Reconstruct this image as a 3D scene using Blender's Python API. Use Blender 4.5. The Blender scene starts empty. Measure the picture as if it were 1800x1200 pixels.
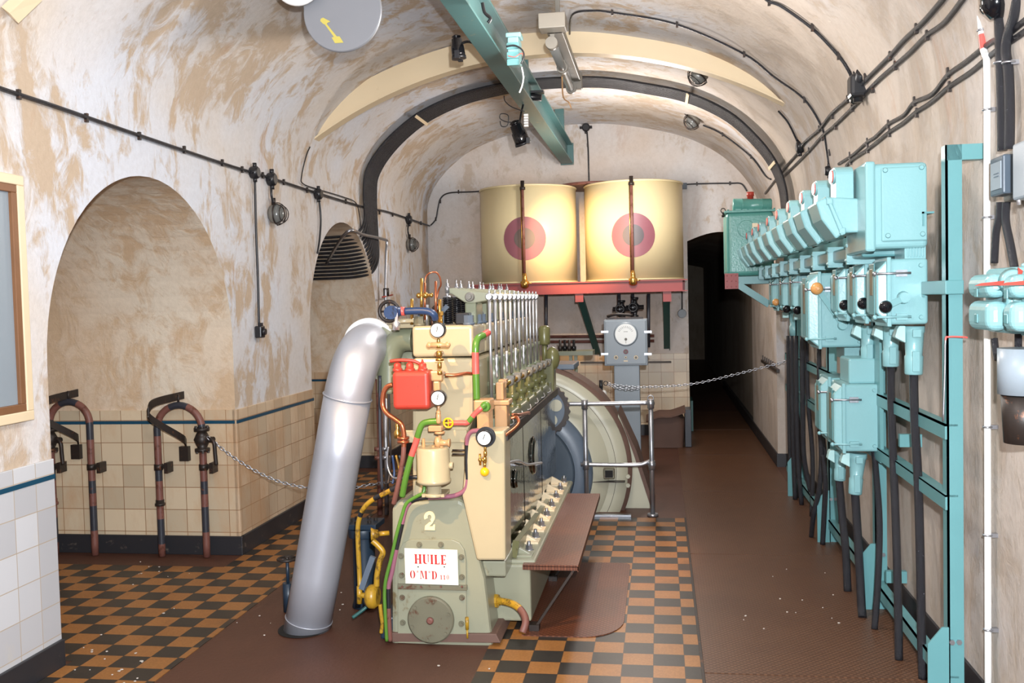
import bpy, math, random
from mathutils import Vector, Matrix
random.seed(7)
SC = bpy.context.scene
COL = SC.collection
PI = math.pi

# ---------------------------------------------------------------- camera
FPX, CAMZ = 1690.9, 1.7
yaw, pitch, roll = .1534, .043, -.0247
_cy, _sy, _cp, _sp, _cr, _sr = math.cos(yaw), math.sin(yaw), math.cos(pitch), math.sin(pitch), math.cos(roll), math.sin(roll)
FW = Vector((-_sy*_cp, _cy*_cp, -_sp)); _R0 = Vector((_cy, _sy, 0)); _U0 = Vector((-_sy*_sp, _cy*_sp, _cp))
RT = _cr*_R0 + _sr*_U0; UP = -_sr*_R0 + _cr*_U0
CAM = Vector((0, 0, CAMZ))
cd = bpy.data.cameras.new('camera'); cam = bpy.data.objects.new('camera', cd); COL.objects.link(cam)
M = Matrix((RT, UP, -FW)).transposed().to_4x4(); M.translation = CAM
cam.matrix_world = M
cd.sensor_width = 36; cd.lens = 36*FPX/1800; cd.clip_start = .05; cd.clip_end = 100
SC.camera = cam

# ---------------------------------------------------------------- world, lights, exposure
w = bpy.data.worlds.new('world'); SC.world = w; w.use_nodes = True
w.node_tree.nodes['Background'].inputs[0].default_value = (.75, .8, .9, 1)
w.node_tree.nodes['Background'].inputs[1].default_value = .9
def light(name, kind, loc, energy, color, size=.1, aim=None, spot=None, blend=.4):
    l = bpy.data.lights.new(name, kind); l.energy = energy; l.color = color
    if kind == 'AREA': l.size = size
    else: l.shadow_soft_size = size
    if kind == 'SPOT': l.spot_size = math.radians(spot); l.spot_blend = blend
    o = bpy.data.objects.new(name, l); o.location = loc
    if aim is not None: o.rotation_euler = (Vector(aim)-Vector(loc)).to_track_quat('-Z', 'Y').to_euler()
    COL.objects.link(o); return o
light('camera_flash', 'SPOT', (.10, 0, 1.92), 1000, (.89, .94, 1.0), .03, aim=(-.75, 5, 1.85), spot=100, blend=.6)
WARM = (1.0, .62, .28); SOFTW = (1.0, .94, .89)
light('room_fill', 'POINT', (-.9, 2.2, 3.0), 75, SOFTW, .18)  # three added ambient fills hung in mid-air, no fitting at these points
light('room_fill', 'POINT', (-.4, 5.6, 3.1), 75, SOFTW, .18)
light('room_fill', 'POINT', (-.3, 9.6, 2.8), 85, SOFTW, .18)
light('engine_lamp', 'SPOT', (-1.75, 2.7, 2.9), 260, WARM, .03, aim=(-1.05, 4.6, 1.12), spot=26, blend=.5)
light('tank_lamp', 'SPOT', (-.90, 8.5, 3.1), 760, WARM, .03, aim=(-.90, 10.8, 2.32), spot=34, blend=.9)
light('step_lamp', 'SPOT', (-.75, 4.6, 3.25), 150, WARM, .02, aim=(-.5, 6.1, .3), spot=24, blend=.3)
SC.view_settings.view_transform = 'Standard'; SC.view_settings.look = 'None'
SC.view_settings.gamma = 1; SC.view_settings.exposure = .34; SC.view_settings.use_curve_mapping = False

# ---------------------------------------------------------------- pixel -> place helpers
def ray(x, y): return FW + RT*((x-900)/FPX) - UP*((y-600)/FPX)
def aX(x, y, X): d = ray(x, y); return CAM + d*(X/d.x)
def aY(x, y, Y): d = ray(x, y); return CAM + d*(Y/d.y)
def aZ(x, y, Z=0.0): d = ray(x, y); return CAM + d*((Z-CAMZ)/d.z)

# vault profile (X, Z), left springing to right springing
WL, WR, BACK = -2.88, 1.25, 11.9
_raw = [(-2.88, 2.62), (-2.865, 2.95), (-2.70, 3.25), (-2.36, 3.54), (-1.97, 3.70), (-1.6, 3.785), (-1.15, 3.83), (-.6, 3.82), (-.1, 3.735), (.34, 3.61), (.71, 3.41), (.97, 3.17), (1.13, 2.93), (1.21, 2.7), (1.25, 2.4)]
def catmull(pts, n=8, closed=False):
    P = [Vector(p) for p in pts]
    if len(P) < 3: return P
    out = []
    N = len(P)
    for i in range(N if closed else N-1):
        if closed: a, b, c, d = P[(i-1) % N], P[i], P[(i+1) % N], P[(i+2) % N]
        else: a, b, c, d = P[max(i-1, 0)], P[i], P[i+1], P[min(i+2, N-1)]
        for k in range(n):
            t = k/n
            out.append(.5*((2*b)+(c-a)*t+(2*a-5*b+4*c-d)*t*t+(3*b-a-3*c+d)*t**3))
    if not closed: out.append(P[-1])
    return out
PROF = [(p.x, p.y) for p in catmull([(x, z, 0) for x, z in _raw], 5)]
def vault_z(X):
    for (x0, z0), (x1, z1) in zip(PROF, PROF[1:]):
        if x0 <= X <= x1: return z0+(z1-z0)*(X-x0)/(x1-x0+1e-9)
    return 2.4
def inside(p, o=0):
    if p.x < WL+o or p.x > WR-o or p.y > BACK-o: return False
    return p.z < 2.4 or p.z < vault_z(p.x)-o
def surf(x, y, o=.015):
    d = ray(x, y); a, b = 1.0, 30.0
    t = 1.0
    while inside(CAM+d*t, o) and t < 30: t += .05
    a, b = t-.05, t
    for _ in range(20):
        m = (a+b)/2
        if inside(CAM+d*m, o): a = m
        else: b = m
    return CAM+d*a

# ---------------------------------------------------------------- materials
MATS = {}
def srgb(c):
    return tuple(((v/255)/12.92 if v/255 <= .04045 else (((v/255)+.055)/1.055)**2.4) for v in c)+(1,)
class NT:
    def __init__(s, name):
        s.m = bpy.data.materials.new(name); s.m.use_nodes = True
        s.t = s.m.node_tree; s.b = s.t.nodes['Principled BSDF']
    def n(s, t, **k):
        n = s.t.nodes.new(t)
        for a, v in k.items(): setattr(n, a, v)
        return n
    def l(s, a, b): s.t.links.new(a, b)
    def noise(s, vec, scale, detail=4, rough=.6, dist=0.0):
        n = s.n('ShaderNodeTexNoise'); n.inputs['Scale'].default_value = scale; n.inputs['Detail'].default_value = detail
        n.inputs['Roughness'].default_value = rough; n.inputs['Distortion'].default_value = dist
        if vec is not None: s.l(vec, n.inputs['Vector'])
        return n.outputs['Fac']
    def ramp(s, fac, stops):
        r = s.n('ShaderNodeValToRGB'); e = r.color_ramp.elements
        while len(e) < len(stops): e.new(.5)
        for el, (p, c) in zip(e, stops):
            el.position = p; el.color = c if len(c) == 4 else (*c, 1)
        s.l(fac, r.inputs[0]); return r.outputs[0]
    def mix(s, fac, a, b):
        m = s.n('ShaderNodeMix', data_type='RGBA')
        for i, v in ((0, fac), (6, a), (7, b)):
            if isinstance(v, (int, float)): m.inputs[i].default_value = v
            elif isinstance(v, tuple): m.inputs[i].default_value = v
            else: s.l(v, m.inputs[i])
        return m.outputs[2]
    def math(s, op, a, b=None, c=None):
        m = s.n('ShaderNodeMath', operation=op)
        for i, v in enumerate((a, b, c)):
            if v is None: continue
            if isinstance(v, (int, float)): m.inputs[i].default_value = v
            else: s.l(v, m.inputs[i])
        return m.outputs[0]
    def pos(s, scale=(1, 1, 1), rot=(0, 0, 0)):
        g = s.n('ShaderNodeNewGeometry'); mp = s.n('ShaderNodeMapping'); mp.inputs['Scale'].default_value = scale; mp.inputs['Rotation'].default_value = rot
        s.l(g.outputs['Position'], mp.inputs['Vector']); return mp.outputs[0]
    def obj(s):
        return s.n('ShaderNodeTexCoord').outputs['Object']
    def xyz(s):
        g = s.n('ShaderNodeNewGeometry'); x = s.n('ShaderNodeSeparateXYZ'); s.l(g.outputs['Position'], x.inputs[0]); return x.outputs
    def comb(s, x, y, z=0):
        c = s.n('ShaderNodeCombineXYZ')
        for i, v in enumerate((x, y, z)):
            if isinstance(v, (int, float)): c.inputs[i].default_value = v
            else: s.l(v, c.inputs[i])
        return c.outputs[0]
    def bump(s, h, strength=.3, dist=.01):
        b = s.n('ShaderNodeBump'); b.inputs['Strength'].default_value = strength; b.inputs['Distance'].default_value = dist
        s.l(h, b.inputs['Height']); s.l(b.outputs[0], s.b.inputs['Normal'])
    def out(s, col=None, rough=.6, metal=0.0):
        if col is not None:
            if isinstance(col, tuple): s.b.inputs['Base Color'].default_value = col
            else: s.l(col, s.b.inputs['Base Color'])
        if isinstance(rough, (int, float)): s.b.inputs['Roughness'].default_value = rough
        else: s.l(rough, s.b.inputs['Roughness'])
        s.b.inputs['Metallic'].default_value = metal
        return s.m
def paint(name, c, rough=.4, metal=0.0, wear=None, amt=.5, scale=9, vary=.12, bump=.05):
    """paint or metal with slight tone variation and worn or dirty patches of colour `wear`"""
    t = NT(name); o = t.obj(); a = srgb(c)
    b = tuple(max(0, v*(1-vary*1.8)) for v in a[:3])+(1,)
    col = t.mix(t.noise(o, scale*.5, 5), a, b)
    if wear:
        f = t.ramp(t.noise(o, scale, 8, .7, .3), [(amt, (0, 0, 0)), (amt+.07, (1, 1, 1))])
        col = t.mix(f, col, srgb(wear))
    t.bump(t.noise(o, scale*6, 3), bump, .004)
    return t.out(col, rough, metal)
def plaster(name, white, tan, pink, lo, hi, sc=1.0, streak=.45, right=None):
    t = NT(name)
    p = t.pos((sc, sc, sc*streak)); q = t.pos((1, 1, 1))
    n1 = t.noise(p, 1.5, 9, .62, .9); n2 = t.noise(p, 5.5, 9, .68, .8); n3 = t.noise(q, .7, 3); n4 = t.noise(q, 26, 6, .7)
    base = t.mix(t.ramp(n3, [(.35, (0, 0, 0)), (.65, (1, 1, 1))]), srgb(white), srgb(pink))
    f = t.ramp(t.math('ADD', t.math('MULTIPLY', n1, .52), t.math('MULTIPLY', n2, .48)), [(lo, (0, 0, 0)), (hi, (1, 1, 1))])
    col = t.mix(f, base, srgb(tan))
    if right:  # right side browner: part discoloured plaster, part lighting put into the colour
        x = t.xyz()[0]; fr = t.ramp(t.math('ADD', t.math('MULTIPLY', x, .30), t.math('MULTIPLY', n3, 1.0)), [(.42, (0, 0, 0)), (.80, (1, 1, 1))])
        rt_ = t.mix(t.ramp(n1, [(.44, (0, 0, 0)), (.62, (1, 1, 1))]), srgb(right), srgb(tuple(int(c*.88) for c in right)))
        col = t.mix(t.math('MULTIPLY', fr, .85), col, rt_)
    rust = t.ramp(t.noise(t.pos((1.2, 1.2, .35)), 3.1, 8, .7, .4), [(.60, (0, 0, 0)), (.74, (.4, .4, .4))])
    col = t.mix(rust, col, srgb((176, 128, 92)))
    fl = t.ramp(t.noise(q, 8.5, 9, .8, .5), [(.66, (0, 0, 0)), (.69, (1, 1, 1))])
    col = t.mix(fl, col, srgb((222, 214, 200)))
    spk = t.ramp(n4, [(.3, (.86, .84, .82)), (.6, (1, 1, 1))])
    mm = t.n('ShaderNodeMix', data_type='RGBA', blend_type='MULTIPLY'); mm.inputs[0].default_value = .6
    t.l(col, mm.inputs[6]); t.l(spk, mm.inputs[7])
    t.bump(t.math('ADD', t.math('MULTIPLY', f, -.6), n4), .35, .012)
    return t.out(mm.outputs[2], .85)
def tilewall(name, axis, tile, grout, stain, amt=.5):
    t = NT(name); x = t.xyz()
    u = x[axis]
    v = t.comb(u, x[2])
    br = t.n('ShaderNodeTexBrick'); br.offset = 0; br.squash = 1
    t.l(v, br.inputs['Vector']); br.inputs['Scale'].default_value = 1
    br.inputs['Brick Width'].default_value = .155; br.inputs['Row Height'].default_value = .155
    br.inputs['Mortar Size'].default_value = .0024; br.inputs['Mortar Smooth'].default_value = .2; br.inputs['Bias'].default_value = 0
    br.inputs['Color1'].default_value = srgb(tile); br.inputs['Color2'].default_value = srgb(tuple(int(c*.87) for c in tile)); br.inputs['Mortar'].default_value = srgb(grout)
    st = t.ramp(t.noise(t.pos((1, 1, .5)), 2.2, 8, .7, .4), [(amt, (0, 0, 0)), (amt+.25, (.75, .75, .75))])
    col = t.mix(st, br.outputs['Color'], srgb(stain))
    t.bump(br.outputs['Fac'], -.3, .003)
    return t.out(col, .28)
def checker(name, ox, oy, par):
    t = NT(name); x = t.xyz()
    s = .14297
    fx = t.math('FLOOR', t.math('DIVIDE', t.math('SUBTRACT', x[0], ox), s)); fy = t.math('FLOOR', t.math('DIVIDE', t.math('SUBTRACT', x[1], oy), s))
    k = t.math('PINGPONG', t.math('ADD', t.math('ADD', fx, fy), 100+par), 1)
    hx = t.math('ABSOLUTE', t.math('SUBTRACT', t.math('FRACT', t.math('ADD', t.math('DIVIDE', t.math('SUBTRACT', x[0], ox), s), 100)), .5))
    hy = t.math('ABSOLUTE', t.math('SUBTRACT', t.math('FRACT', t.math('ADD', t.math('DIVIDE', t.math('SUBTRACT', x[1], oy), s), 100)), .5))
    g = t.math('GREATER_THAN', t.math('MAXIMUM', hx, hy), .49)
    n = t.noise(t.pos(), 3, 6, .6)
    a = t.mix(n, srgb((172, 118, 64)), srgb((136, 86, 40))); b = t.mix(n, srgb((58, 52, 46)), srgb((38, 34, 30)))
    sp = t.ramp(t.noise(t.pos(), 90, 3), [(.45, (.82, .82, .82)), (.6, (1.05, 1.05, 1.05))])
    col = t.mix(g, t.mix(k, a, b), srgb((74, 52, 34)))
    mm = t.n('ShaderNodeMix', data_type='RGBA', blend_type='MULTIPLY'); mm.inputs[0].default_value = .7; t.l(col, mm.inputs[6]); t.l(sp, mm.inputs[7])
    dirt = t.ramp(t.noise(t.pos(), 1.3, 8, .65, .4), [(.56, (0, 0, 0)), (.75, (.7, .7, .7))])
    return t.out(t.mix(dirt, mm.outputs[2], srgb((84, 54, 36))), .42)
def brownfloor(name, c1, c2, tread=False):
    t = NT(name); n = t.noise(t.pos(), 2.2, 9, .7, .3)
    col = t.mix(n, srgb(c1), srgb(c2))
    if tread:
        v = t.pos((1, 1, 1), (0, 0, PI/4))
        wv = t.n('ShaderNodeTexBrick'); t.l(v, wv.inputs['Vector']); wv.inputs['Scale'].default_value = 1
        wv.inputs['Brick Width'].default_value = .022; wv.inputs['Row Height'].default_value = .022; wv.inputs['Mortar Size'].default_value = .0035
        wv.inputs['Mortar Smooth'].default_value = .1; wv.offset = .0
        t.bump(wv.outputs['Fac'], 1.0, .006)
        dk = t.n('ShaderNodeMix', data_type='RGBA', blend_type='MULTIPLY'); t.l(wv.outputs['Fac'], dk.inputs[0]); t.l(col, dk.inputs[6]); dk.inputs[7].default_value = (.55, .5, .46, 1); col = dk.outputs[2]
    else: t.bump(t.noise(t.pos(), 45, 6, .7), .35, .006)
    return t.out(col, .5 if not tread else .42)
def mats():
    m = MATS
    m['plaster_l'] = plaster('plaster_left', (226, 224, 224), (198, 176, 150), (222, 206, 192), .53, .57, 1.25, .45)
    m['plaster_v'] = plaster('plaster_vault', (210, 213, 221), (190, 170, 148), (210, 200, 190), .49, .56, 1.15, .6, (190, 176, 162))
    m['plaster_r'] = plaster('plaster_right', (192, 178, 164), (176, 160, 142), (184, 169, 153), .50, .56, 1.2, .3)
    m['plaster_b'] = plaster('plaster_back', (214, 211, 210), (196, 182, 168), (206, 188, 172), .54, .60, 1.5, .6)
    m['plaster_n'] = plaster('plaster_niche', (224, 210, 190), (206, 178, 146), (214, 188, 160), .46, .56, 1.3, .7)
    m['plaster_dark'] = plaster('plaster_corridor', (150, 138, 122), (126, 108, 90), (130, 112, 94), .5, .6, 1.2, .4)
    m['tile_x'] = tilewall('tile_facing_room', 1, (212, 190, 162), (138, 100, 66), (184, 140, 100), .44)
    m['tile_near'] = tilewall('tile_near_block', 1, (200, 201, 204), (176, 160, 140), (206, 196, 172), .6)
    m['tile_y'] = tilewall('tile_facing_camera', 0, (218, 198, 168), (138, 98, 66), (192, 148, 108), .46)
    m['band'] = paint('blue_band_tile', (30, 74, 98), .25, wear=(150, 160, 160), amt=.72)
    m['skirt'] = paint('dark_skirting', (44, 44, 48), .45, wear=(92, 84, 78), amt=.6)
    m['check_r'] = checker('checker_right', -.0352*1.7, 3.1807*1.7, 0)
    m['check_l'] = checker('checker_left', -1.8003*1.7, 2.6986*1.7, 1)
    m['brown'] = brownfloor('brown_floor', (98, 62, 46), (64, 40, 30))
    m['tread'] = brownfloor('tread_plate', (118, 84, 60), (88, 58, 42), True)
    m['tread_r'] = brownfloor('tread_plate_rust', (128, 78, 54), (92, 54, 40), True)
    m['black'] = paint('black_rubber', (34, 34, 38), .35, vary=.2)
    m['blackgloss'] = paint('black_gloss', (20, 20, 24), .12)
    m['cable'] = paint('cable_bitumen', (30, 30, 36), .24, wear=(130, 130, 136), amt=.66, scale=70, bump=1.0)
    m['iron'] = paint('dark_iron', (52, 44, 40), .45, .3, wear=(110, 70, 48), amt=.58, scale=20)
    m['rust'] = paint('rusty_pipe', (122, 78, 68), .5, wear=(88, 48, 34), amt=.54, scale=14)
    m['darkpipe'] = paint('dark_pipe', (52, 54, 62), .4, wear=(110, 60, 40), amt=.62, scale=14)
    m['cyan'] = paint('turquoise_paint', (132, 178, 181), .3, vary=.06, wear=(150, 205, 202), amt=.66, scale=12, bump=.15)
    m['cyan_d'] = paint('turquoise_steel', (98, 150, 153), .35, vary=.08, wear=(86, 146, 142), amt=.64, scale=12)
    m['cyan_l'] = paint('pale_turquoise', (176, 214, 212), .4, vary=.05)
    m['gcap'] = paint('duct_cap_grey', (150, 152, 158), .45, .3, vary=.12, scale=3)
    m['ring2b'] = paint('roundel_darkgrey', (88, 80, 84), .5, vary=.12)
    m['slate2'] = paint('slate_dark', (70, 82, 94), .35, vary=.12)
    m['arrow_y'] = paint('arrow_yellow', (206, 190, 92), .5, vary=.06)
    m['green_t'] = paint('green_tank_paint', (92, 158, 148), .28, vary=.12, bump=.3)
    m['beam'] = paint('beam_green', (74, 112, 112), .4, wear=(138, 130, 104), amt=.62, scale=5)
    m['brace'] = paint('brace_green', (42, 92, 88), .45, wear=(90, 80, 50), amt=.62, scale=8)
    m['cream'] = paint('cream_paint', (226, 206, 172), .35, vary=.05, wear=(200, 176, 140), amt=.68, scale=4)
    m['eng'] = paint('engine_greygreen', (150, 150, 128), .3, vary=.12, wear=(112, 98, 70), amt=.63, scale=7)
    m['eng_w'] = paint('engine_cream', (182, 168, 136), .25, vary=.08, wear=(160, 134, 98), amt=.66, scale=9)
    m['eng_d'] = paint('engine_dirty', (122, 118, 98), .35, vary=.25, wear=(92, 62, 46), amt=.56, scale=9)
    m['olive'] = paint('olive_paint', (112, 110, 70), .28, vary=.15, wear=(80, 74, 44), amt=.6, scale=20)
    m['olive_g'] = paint('greyolive_paint', (128, 132, 108), .3, vary=.15)
    m['steel'] = paint('bright_steel', (214, 214, 218), .34, .85, vary=.05)
    m['galv'] = paint('galvanised', (176, 178, 184), .32, .85, vary=.1, wear=(196, 198, 204), amt=.6, scale=30)
    m['alu'] = paint('aluminium_cladding', (184, 186, 194), .42, .45, vary=.06, scale=4, bump=.12)
    m['polish'] = paint('polished_cover', (120, 122, 118), .06, 1.0, vary=.15, scale=3, bump=.3)
    m['brass'] = paint('brass', (206, 160, 84), .25, .9, vary=.15)
    m['copper'] = paint('copper', (188, 112, 78), .3, .8, vary=.12)
    m['peach'] = paint('peach_warm_lit', (196, 152, 108), .3, vary=.1, wear=(170, 112, 66), amt=.62, scale=22)  # warm lamplight is partly mixed into this peach colour
    m['red'] = paint('red_paint', (178, 60, 46), .4, wear=(120, 52, 40), amt=.62, scale=26)
    m['redbeam'] = paint('red_oxide_beam', (150, 56, 52), .45, wear=(176, 96, 88), amt=.64, scale=8)
    m['lamp_red'] = paint('red_lens', (226, 96, 88), .3)
    m['g'] = paint('green_pipe', (88, 134, 50), .25, wear=(60, 84, 40), amt=.64, scale=16)
    m['p'] = paint('purple_pipe', (150, 96, 112), .3, wear=(96, 60, 66), amt=.64, scale=16)
    m['yellow'] = paint('yellow_paint', (192, 148, 42), .35, vary=.25, wear=(104, 78, 30), amt=.53, scale=16)
    m['ylw'] = paint('yellow_knob', (250, 190, 30), .25)
    m['blue'] = paint('blue_paint', (44, 66, 104), .35, wear=(30, 38, 56), amt=.6, scale=16)
    m['bluedk'] = paint('dark_blue_paint', (34, 50, 66), .4)
    m['slate'] = paint('slate_blue_paint', (92, 104, 118), .35, vary=.1)
    m['gen'] = paint('generator_grey', (184, 180, 158), .35, vary=.08, wear=(160, 146, 112), amt=.64, scale=4)
    m['grey'] = paint('grey_box', (142, 152, 160), .35, vary=.06)
    m['greyd'] = paint('grey_ribbed', (122, 117, 108), .5, vary=.12)
    m['white'] = paint('white_paint', (238, 238, 236), .4, vary=.03)
    m['pvc'] = paint('white_conduit', (226, 226, 222), .35, vary=.05)
    m['dial'] = paint('dial_white', (248, 248, 242), .3, vary=.01)
    m['sign'] = paint('sign_cream', (244, 240, 222), .5, vary=.03, wear=(206, 190, 150), amt=.74)
    m['ink'] = paint('red_stencil', (186, 34, 40), .5, vary=.05)
    m['cream2'] = paint('cream_numeral', (244, 222, 170), .45, vary=.04)
    m['tank'] = paint('tank_cream', (216, 200, 158), .4, vary=.05, scale=3)
    m['ring'] = paint('roundel_plum', (140, 84, 94), .5, vary=.1)
    m['ring2'] = paint('roundel_grey', (102, 88, 84), .5, vary=.15)
    m['wood'] = paint('brown_wood', (140, 96, 62), .5, vary=.3, scale=6)
    m['sack'] = paint('brown_cardboard', (112, 84, 72), .7, vary=.25, scale=5)
    m['orange'] = paint('orange_knob', (222, 160, 96), .3)
    m['dark'] = paint('dark_void', (22, 20, 18), .8)
    m['flake'] = paint('plaster_flakes', (210, 200, 188), .8)
    t = NT('lamp_glass'); t.b.inputs['Transmission Weight'].default_value = .7; m['glass'] = t.out(srgb((170, 172, 170)), .2)
    t = NT('clear_glass'); t.b.inputs['Transmission Weight'].default_value = .85; m['clear'] = t.out(srgb((200, 205, 205)), .05)
mats()

# ---------------------------------------------------------------- mesh builder
def frame(n):
    n = Vector(n).normalized(); a = Vector((0, 0, 1)) if abs(n.z) < .9 else Vector((1, 0, 0))
    u = a.cross(n).normalized(); return u, n.cross(u), n
class MB:
    def __init__(s): s.v = []; s.f = []; s.mi = []; s.sm = []
    def add(s, vs, fs, m=0, sm=False):
        o = len(s.v); s.v += [Vector(v) for v in vs]; s.f += [[i+o for i in f] for f in fs]; s.mi += [m]*len(fs); s.sm += [sm]*len(fs); return s
    def box(s, c, d, rot=None, m=0):
        c = Vector(c); vs = []
        for x in (-.5, .5):
            for y in (-.5, .5):
                for z in (-.5, .5):
                    v = Vector((x*d[0], y*d[1], z*d[2]))
                    if rot is not None: v = rot @ v
                    vs.append(c+v)
        return s.add(vs, [(0, 1, 3, 2), (4, 6, 7, 5), (0, 4, 5, 1), (2, 3, 7, 6), (0, 2, 6, 4), (1, 5, 7, 3)], m)
    def bx(s, x0, x1, y0, y1, z0, z1, m=0): return s.box(((x0+x1)/2, (y0+y1)/2, (z0+z1)/2), (x1-x0, y1-y0, z1-z0), None, m)
    def cyl(s, a, b, r, r2=None, n=14, m=0, sm=True):
        return s.lathe(a, Vector(b)-Vector(a), [(0, r), (1, r if r2 is None else r2)], n, m, sm, True)
    def lathe(s, a, axis, prof, n=16, m=0, sm=True, cap=True, unit=True):
        a = Vector(a); axis = Vector(axis); L = axis.length if unit else 1; u, v, w = frame(axis); vs = []; fs = []
        for t, r in prof:
            for k in range(n):
                an = 2*PI*k/n; vs.append(a+w*(t*L)+u*(math.cos(an)*r)+v*(math.sin(an)*r))
        for i in range(len(prof)-1):
            for k in range(n):
                k2 = (k+1) % n; fs.append((i*n+k, i*n+k2, (i+1)*n+k2, (i+1)*n+k))
        s.add(vs, fs, m, sm)
        if cap:
            o = len(s.v)-len(vs); e = (len(prof)-1)*n
            s.f.append([o+k for k in range(n)][::-1]); s.mi.append(m); s.sm.append(False)
            s.f.append([o+e+k for k in range(n)]); s.mi.append(m); s.sm.append(False)
        return s
    def tube(s, pts, r, n=8, m=0, bands=None, closed=False, sm=True, flat=None):
        """tube along points; bands = [(end_fraction, material index)]; flat = (width, thick) makes a strap"""
        P = [Vector(p) for p in pts]; Q = [P[0]]
        for p in P[1:]:
            if (p-Q[-1]).length > 1e-5: Q.append(p)
        P = Q; N = len(P)
        T = []
        for i in range(N):
            if closed: d = P[(i+1) % N]-P[i-1]
            else: d = P[min(i+1, N-1)]-P[max(i-1, 0)]
            T.append(d.normalized())
        u, v, _ = frame(T[0]); vs = []; L = [0]
        for i in range(1, N): L.append(L[-1]+(P[i]-P[i-1]).length)
        for i in range(N):
            u = (u-T[i]*u.dot(T[i])).normalized(); v = T[i].cross(u)
            rr = r(L[i]/max(L[-1], 1e-9)) if callable(r) else r
            for k in range(n):
                an = 2*PI*k/n; vs.append(P[i]+u*math.cos(an)*rr+v*math.sin(an)*rr)
        o = len(s.v); s.v += vs
        for i in range(N if closed else N-1):
            j = (i+1) % N; mm = m
            if bands:
                fr = (L[i]+L[min(i+1, N-1)])/2/L[-1]
                for e, q in bands:
                    if fr <= e: mm = q; break
            for k in range(n):
                k2 = (k+1) % n; s.f.append([o+i*n+k, o+i*n+k2, o+j*n+k2, o+j*n+k]); s.mi.append(mm); s.sm.append(sm)
        if not closed:
            s.f.append([o+k for k in range(n)][::-1]); s.f.append([o+(N-1)*n+k for k in range(n)]); s.mi += [m, m]; s.sm += [False, False]
        return s
    def strap(s, pts, side, wd, th, m=0):
        P = [Vector(p) for p in pts]; side = Vector(side).normalized(); vs = []; N = len(P)
        for i in range(N):
            d = (P[min(i+1, N-1)]-P[max(i-1, 0)]).normalized(); nn = d.cross(side).normalized()
            for a, b in ((-1, -1), (1, -1), (1, 1), (-1, 1)): vs.append(P[i]+side*(a*wd/2)+nn*(b*th/2))
        fs = [[0, 1, 2, 3], [4*N-1, 4*N-2, 4*N-3, 4*N-4]]
        for i in range(N-1):
            for k in range(4):
                k2 = (k+1) % 4; fs.append([i*4+k, i*4+k2, i*4+4+k2, i*4+4+k])
        return s.add(vs, fs, m)
    def prism(s, poly, vec, m=0):
        P = [Vector(p) for p in poly]; vec = Vector(vec); n = len(P)
        fs = [list(range(n))[::-1], [n+i for i in range(n)]]+[[i, (i+1) % n, n+(i+1) % n, n+i] for i in range(n)]
        return s.add(P+[p+vec for p in P], fs, m)
    def ball(s, c, r, n=14, m=0, sc=(1, 1, 1)):
        c = Vector(c); k = n//2; pr = [(-math.cos(PI*i/k), max(1e-4, math.sin(PI*i/k))) for i in range(k+1)]; vs = []; fs = []
        for t, q in pr:
            for j in range(n): an = 2*PI*j/n; vs.append(c+Vector((math.cos(an)*q*r*sc[0], math.sin(an)*q*r*sc[1], t*r*sc[2])))
        for i in range(k):
            for j in range(n): j2 = (j+1) % n; fs.append((i*n+j, i*n+j2, (i+1)*n+j2, (i+1)*n+j))
        return s.add(vs, fs, m, True)
    def torus(s, c, nrm, R, r, n=28, k=8, m=0):
        u, v, w = frame(nrm); c = Vector(c)
        return s.tube([c+u*math.cos(2*PI*i/n)*R+v*math.sin(2*PI*i/n)*R for i in range(n)], r, k, m, closed=True)
    def hexa(s, c, axis, r, h, m=0):
        return s.lathe(c, Vector(axis).normalized()*h, [(0, r), (1, r)], 6, m, False)
    def build(s, name, mat, parent=None, bev=0, base=None, seg=2):
        if not isinstance(mat, (list, tuple)): mat = [mat]
        b = Vector(BASE[parent.name]) if parent is not None else Vector(base if base is not None else (0, 0, 0))
        me = bpy.data.meshes.new(name); me.from_pydata([v-b for v in s.v], [], s.f)
        for k in mat: me.materials.append(MATS[k])
        me.polygons.foreach_set('material_index', s.mi); me.polygons.foreach_set('use_smooth', s.sm)
        me.validate(); me.update()
        o = bpy.data.objects.new(name, me); COL.objects.link(o); BASE[o.name] = b
        if parent is not None: o.parent = parent
        else: o.location = b
        if bev:
            md = o.modifiers.new('bevel', 'BEVEL'); md.width = bev; md.segments = seg; md.limit_method = 'ANGLE'; md.angle_limit = .6
        return o
BASE = {}
def thing(name, label, cat, base=(0, 0, 0), group=None):
    o = bpy.data.objects.new(name, None); o.empty_display_size = .1; COL.objects.link(o); o.location = base; BASE[o.name] = Vector(base)
    o['label'] = label; o['category'] = cat
    if group: o['group'] = group
    return o
def tag(o, label, cat, group=None, kind=None):
    if label: o['label'] = label; o['category'] = cat
    if group: o['group'] = group
    if kind: o['kind'] = kind
    return o
def struct(name, mb, mat, bev=0):
    o = mb.build(name, mat, bev=bev); o['kind'] = 'structure'; return o
def copy_tree(o, dx, label=None, parent=None):
    c = o.copy(); COL.objects.link(c); BASE[c.name] = BASE[o.name]+Vector(dx)
    if parent is not None: c.parent = parent
    else: c.location = o.location+Vector(dx)
    if label: c['label'] = label
    for ch in [x for x in o.children]: copy_tree(ch, dx, None, c)
    return c
# ================================================================ THE SETTING
Y0 = -4.0
NICHES = [(4.17, 6.18), (7.65, 9.57)]
SPR, RAD = 1.45, 1.005
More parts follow.
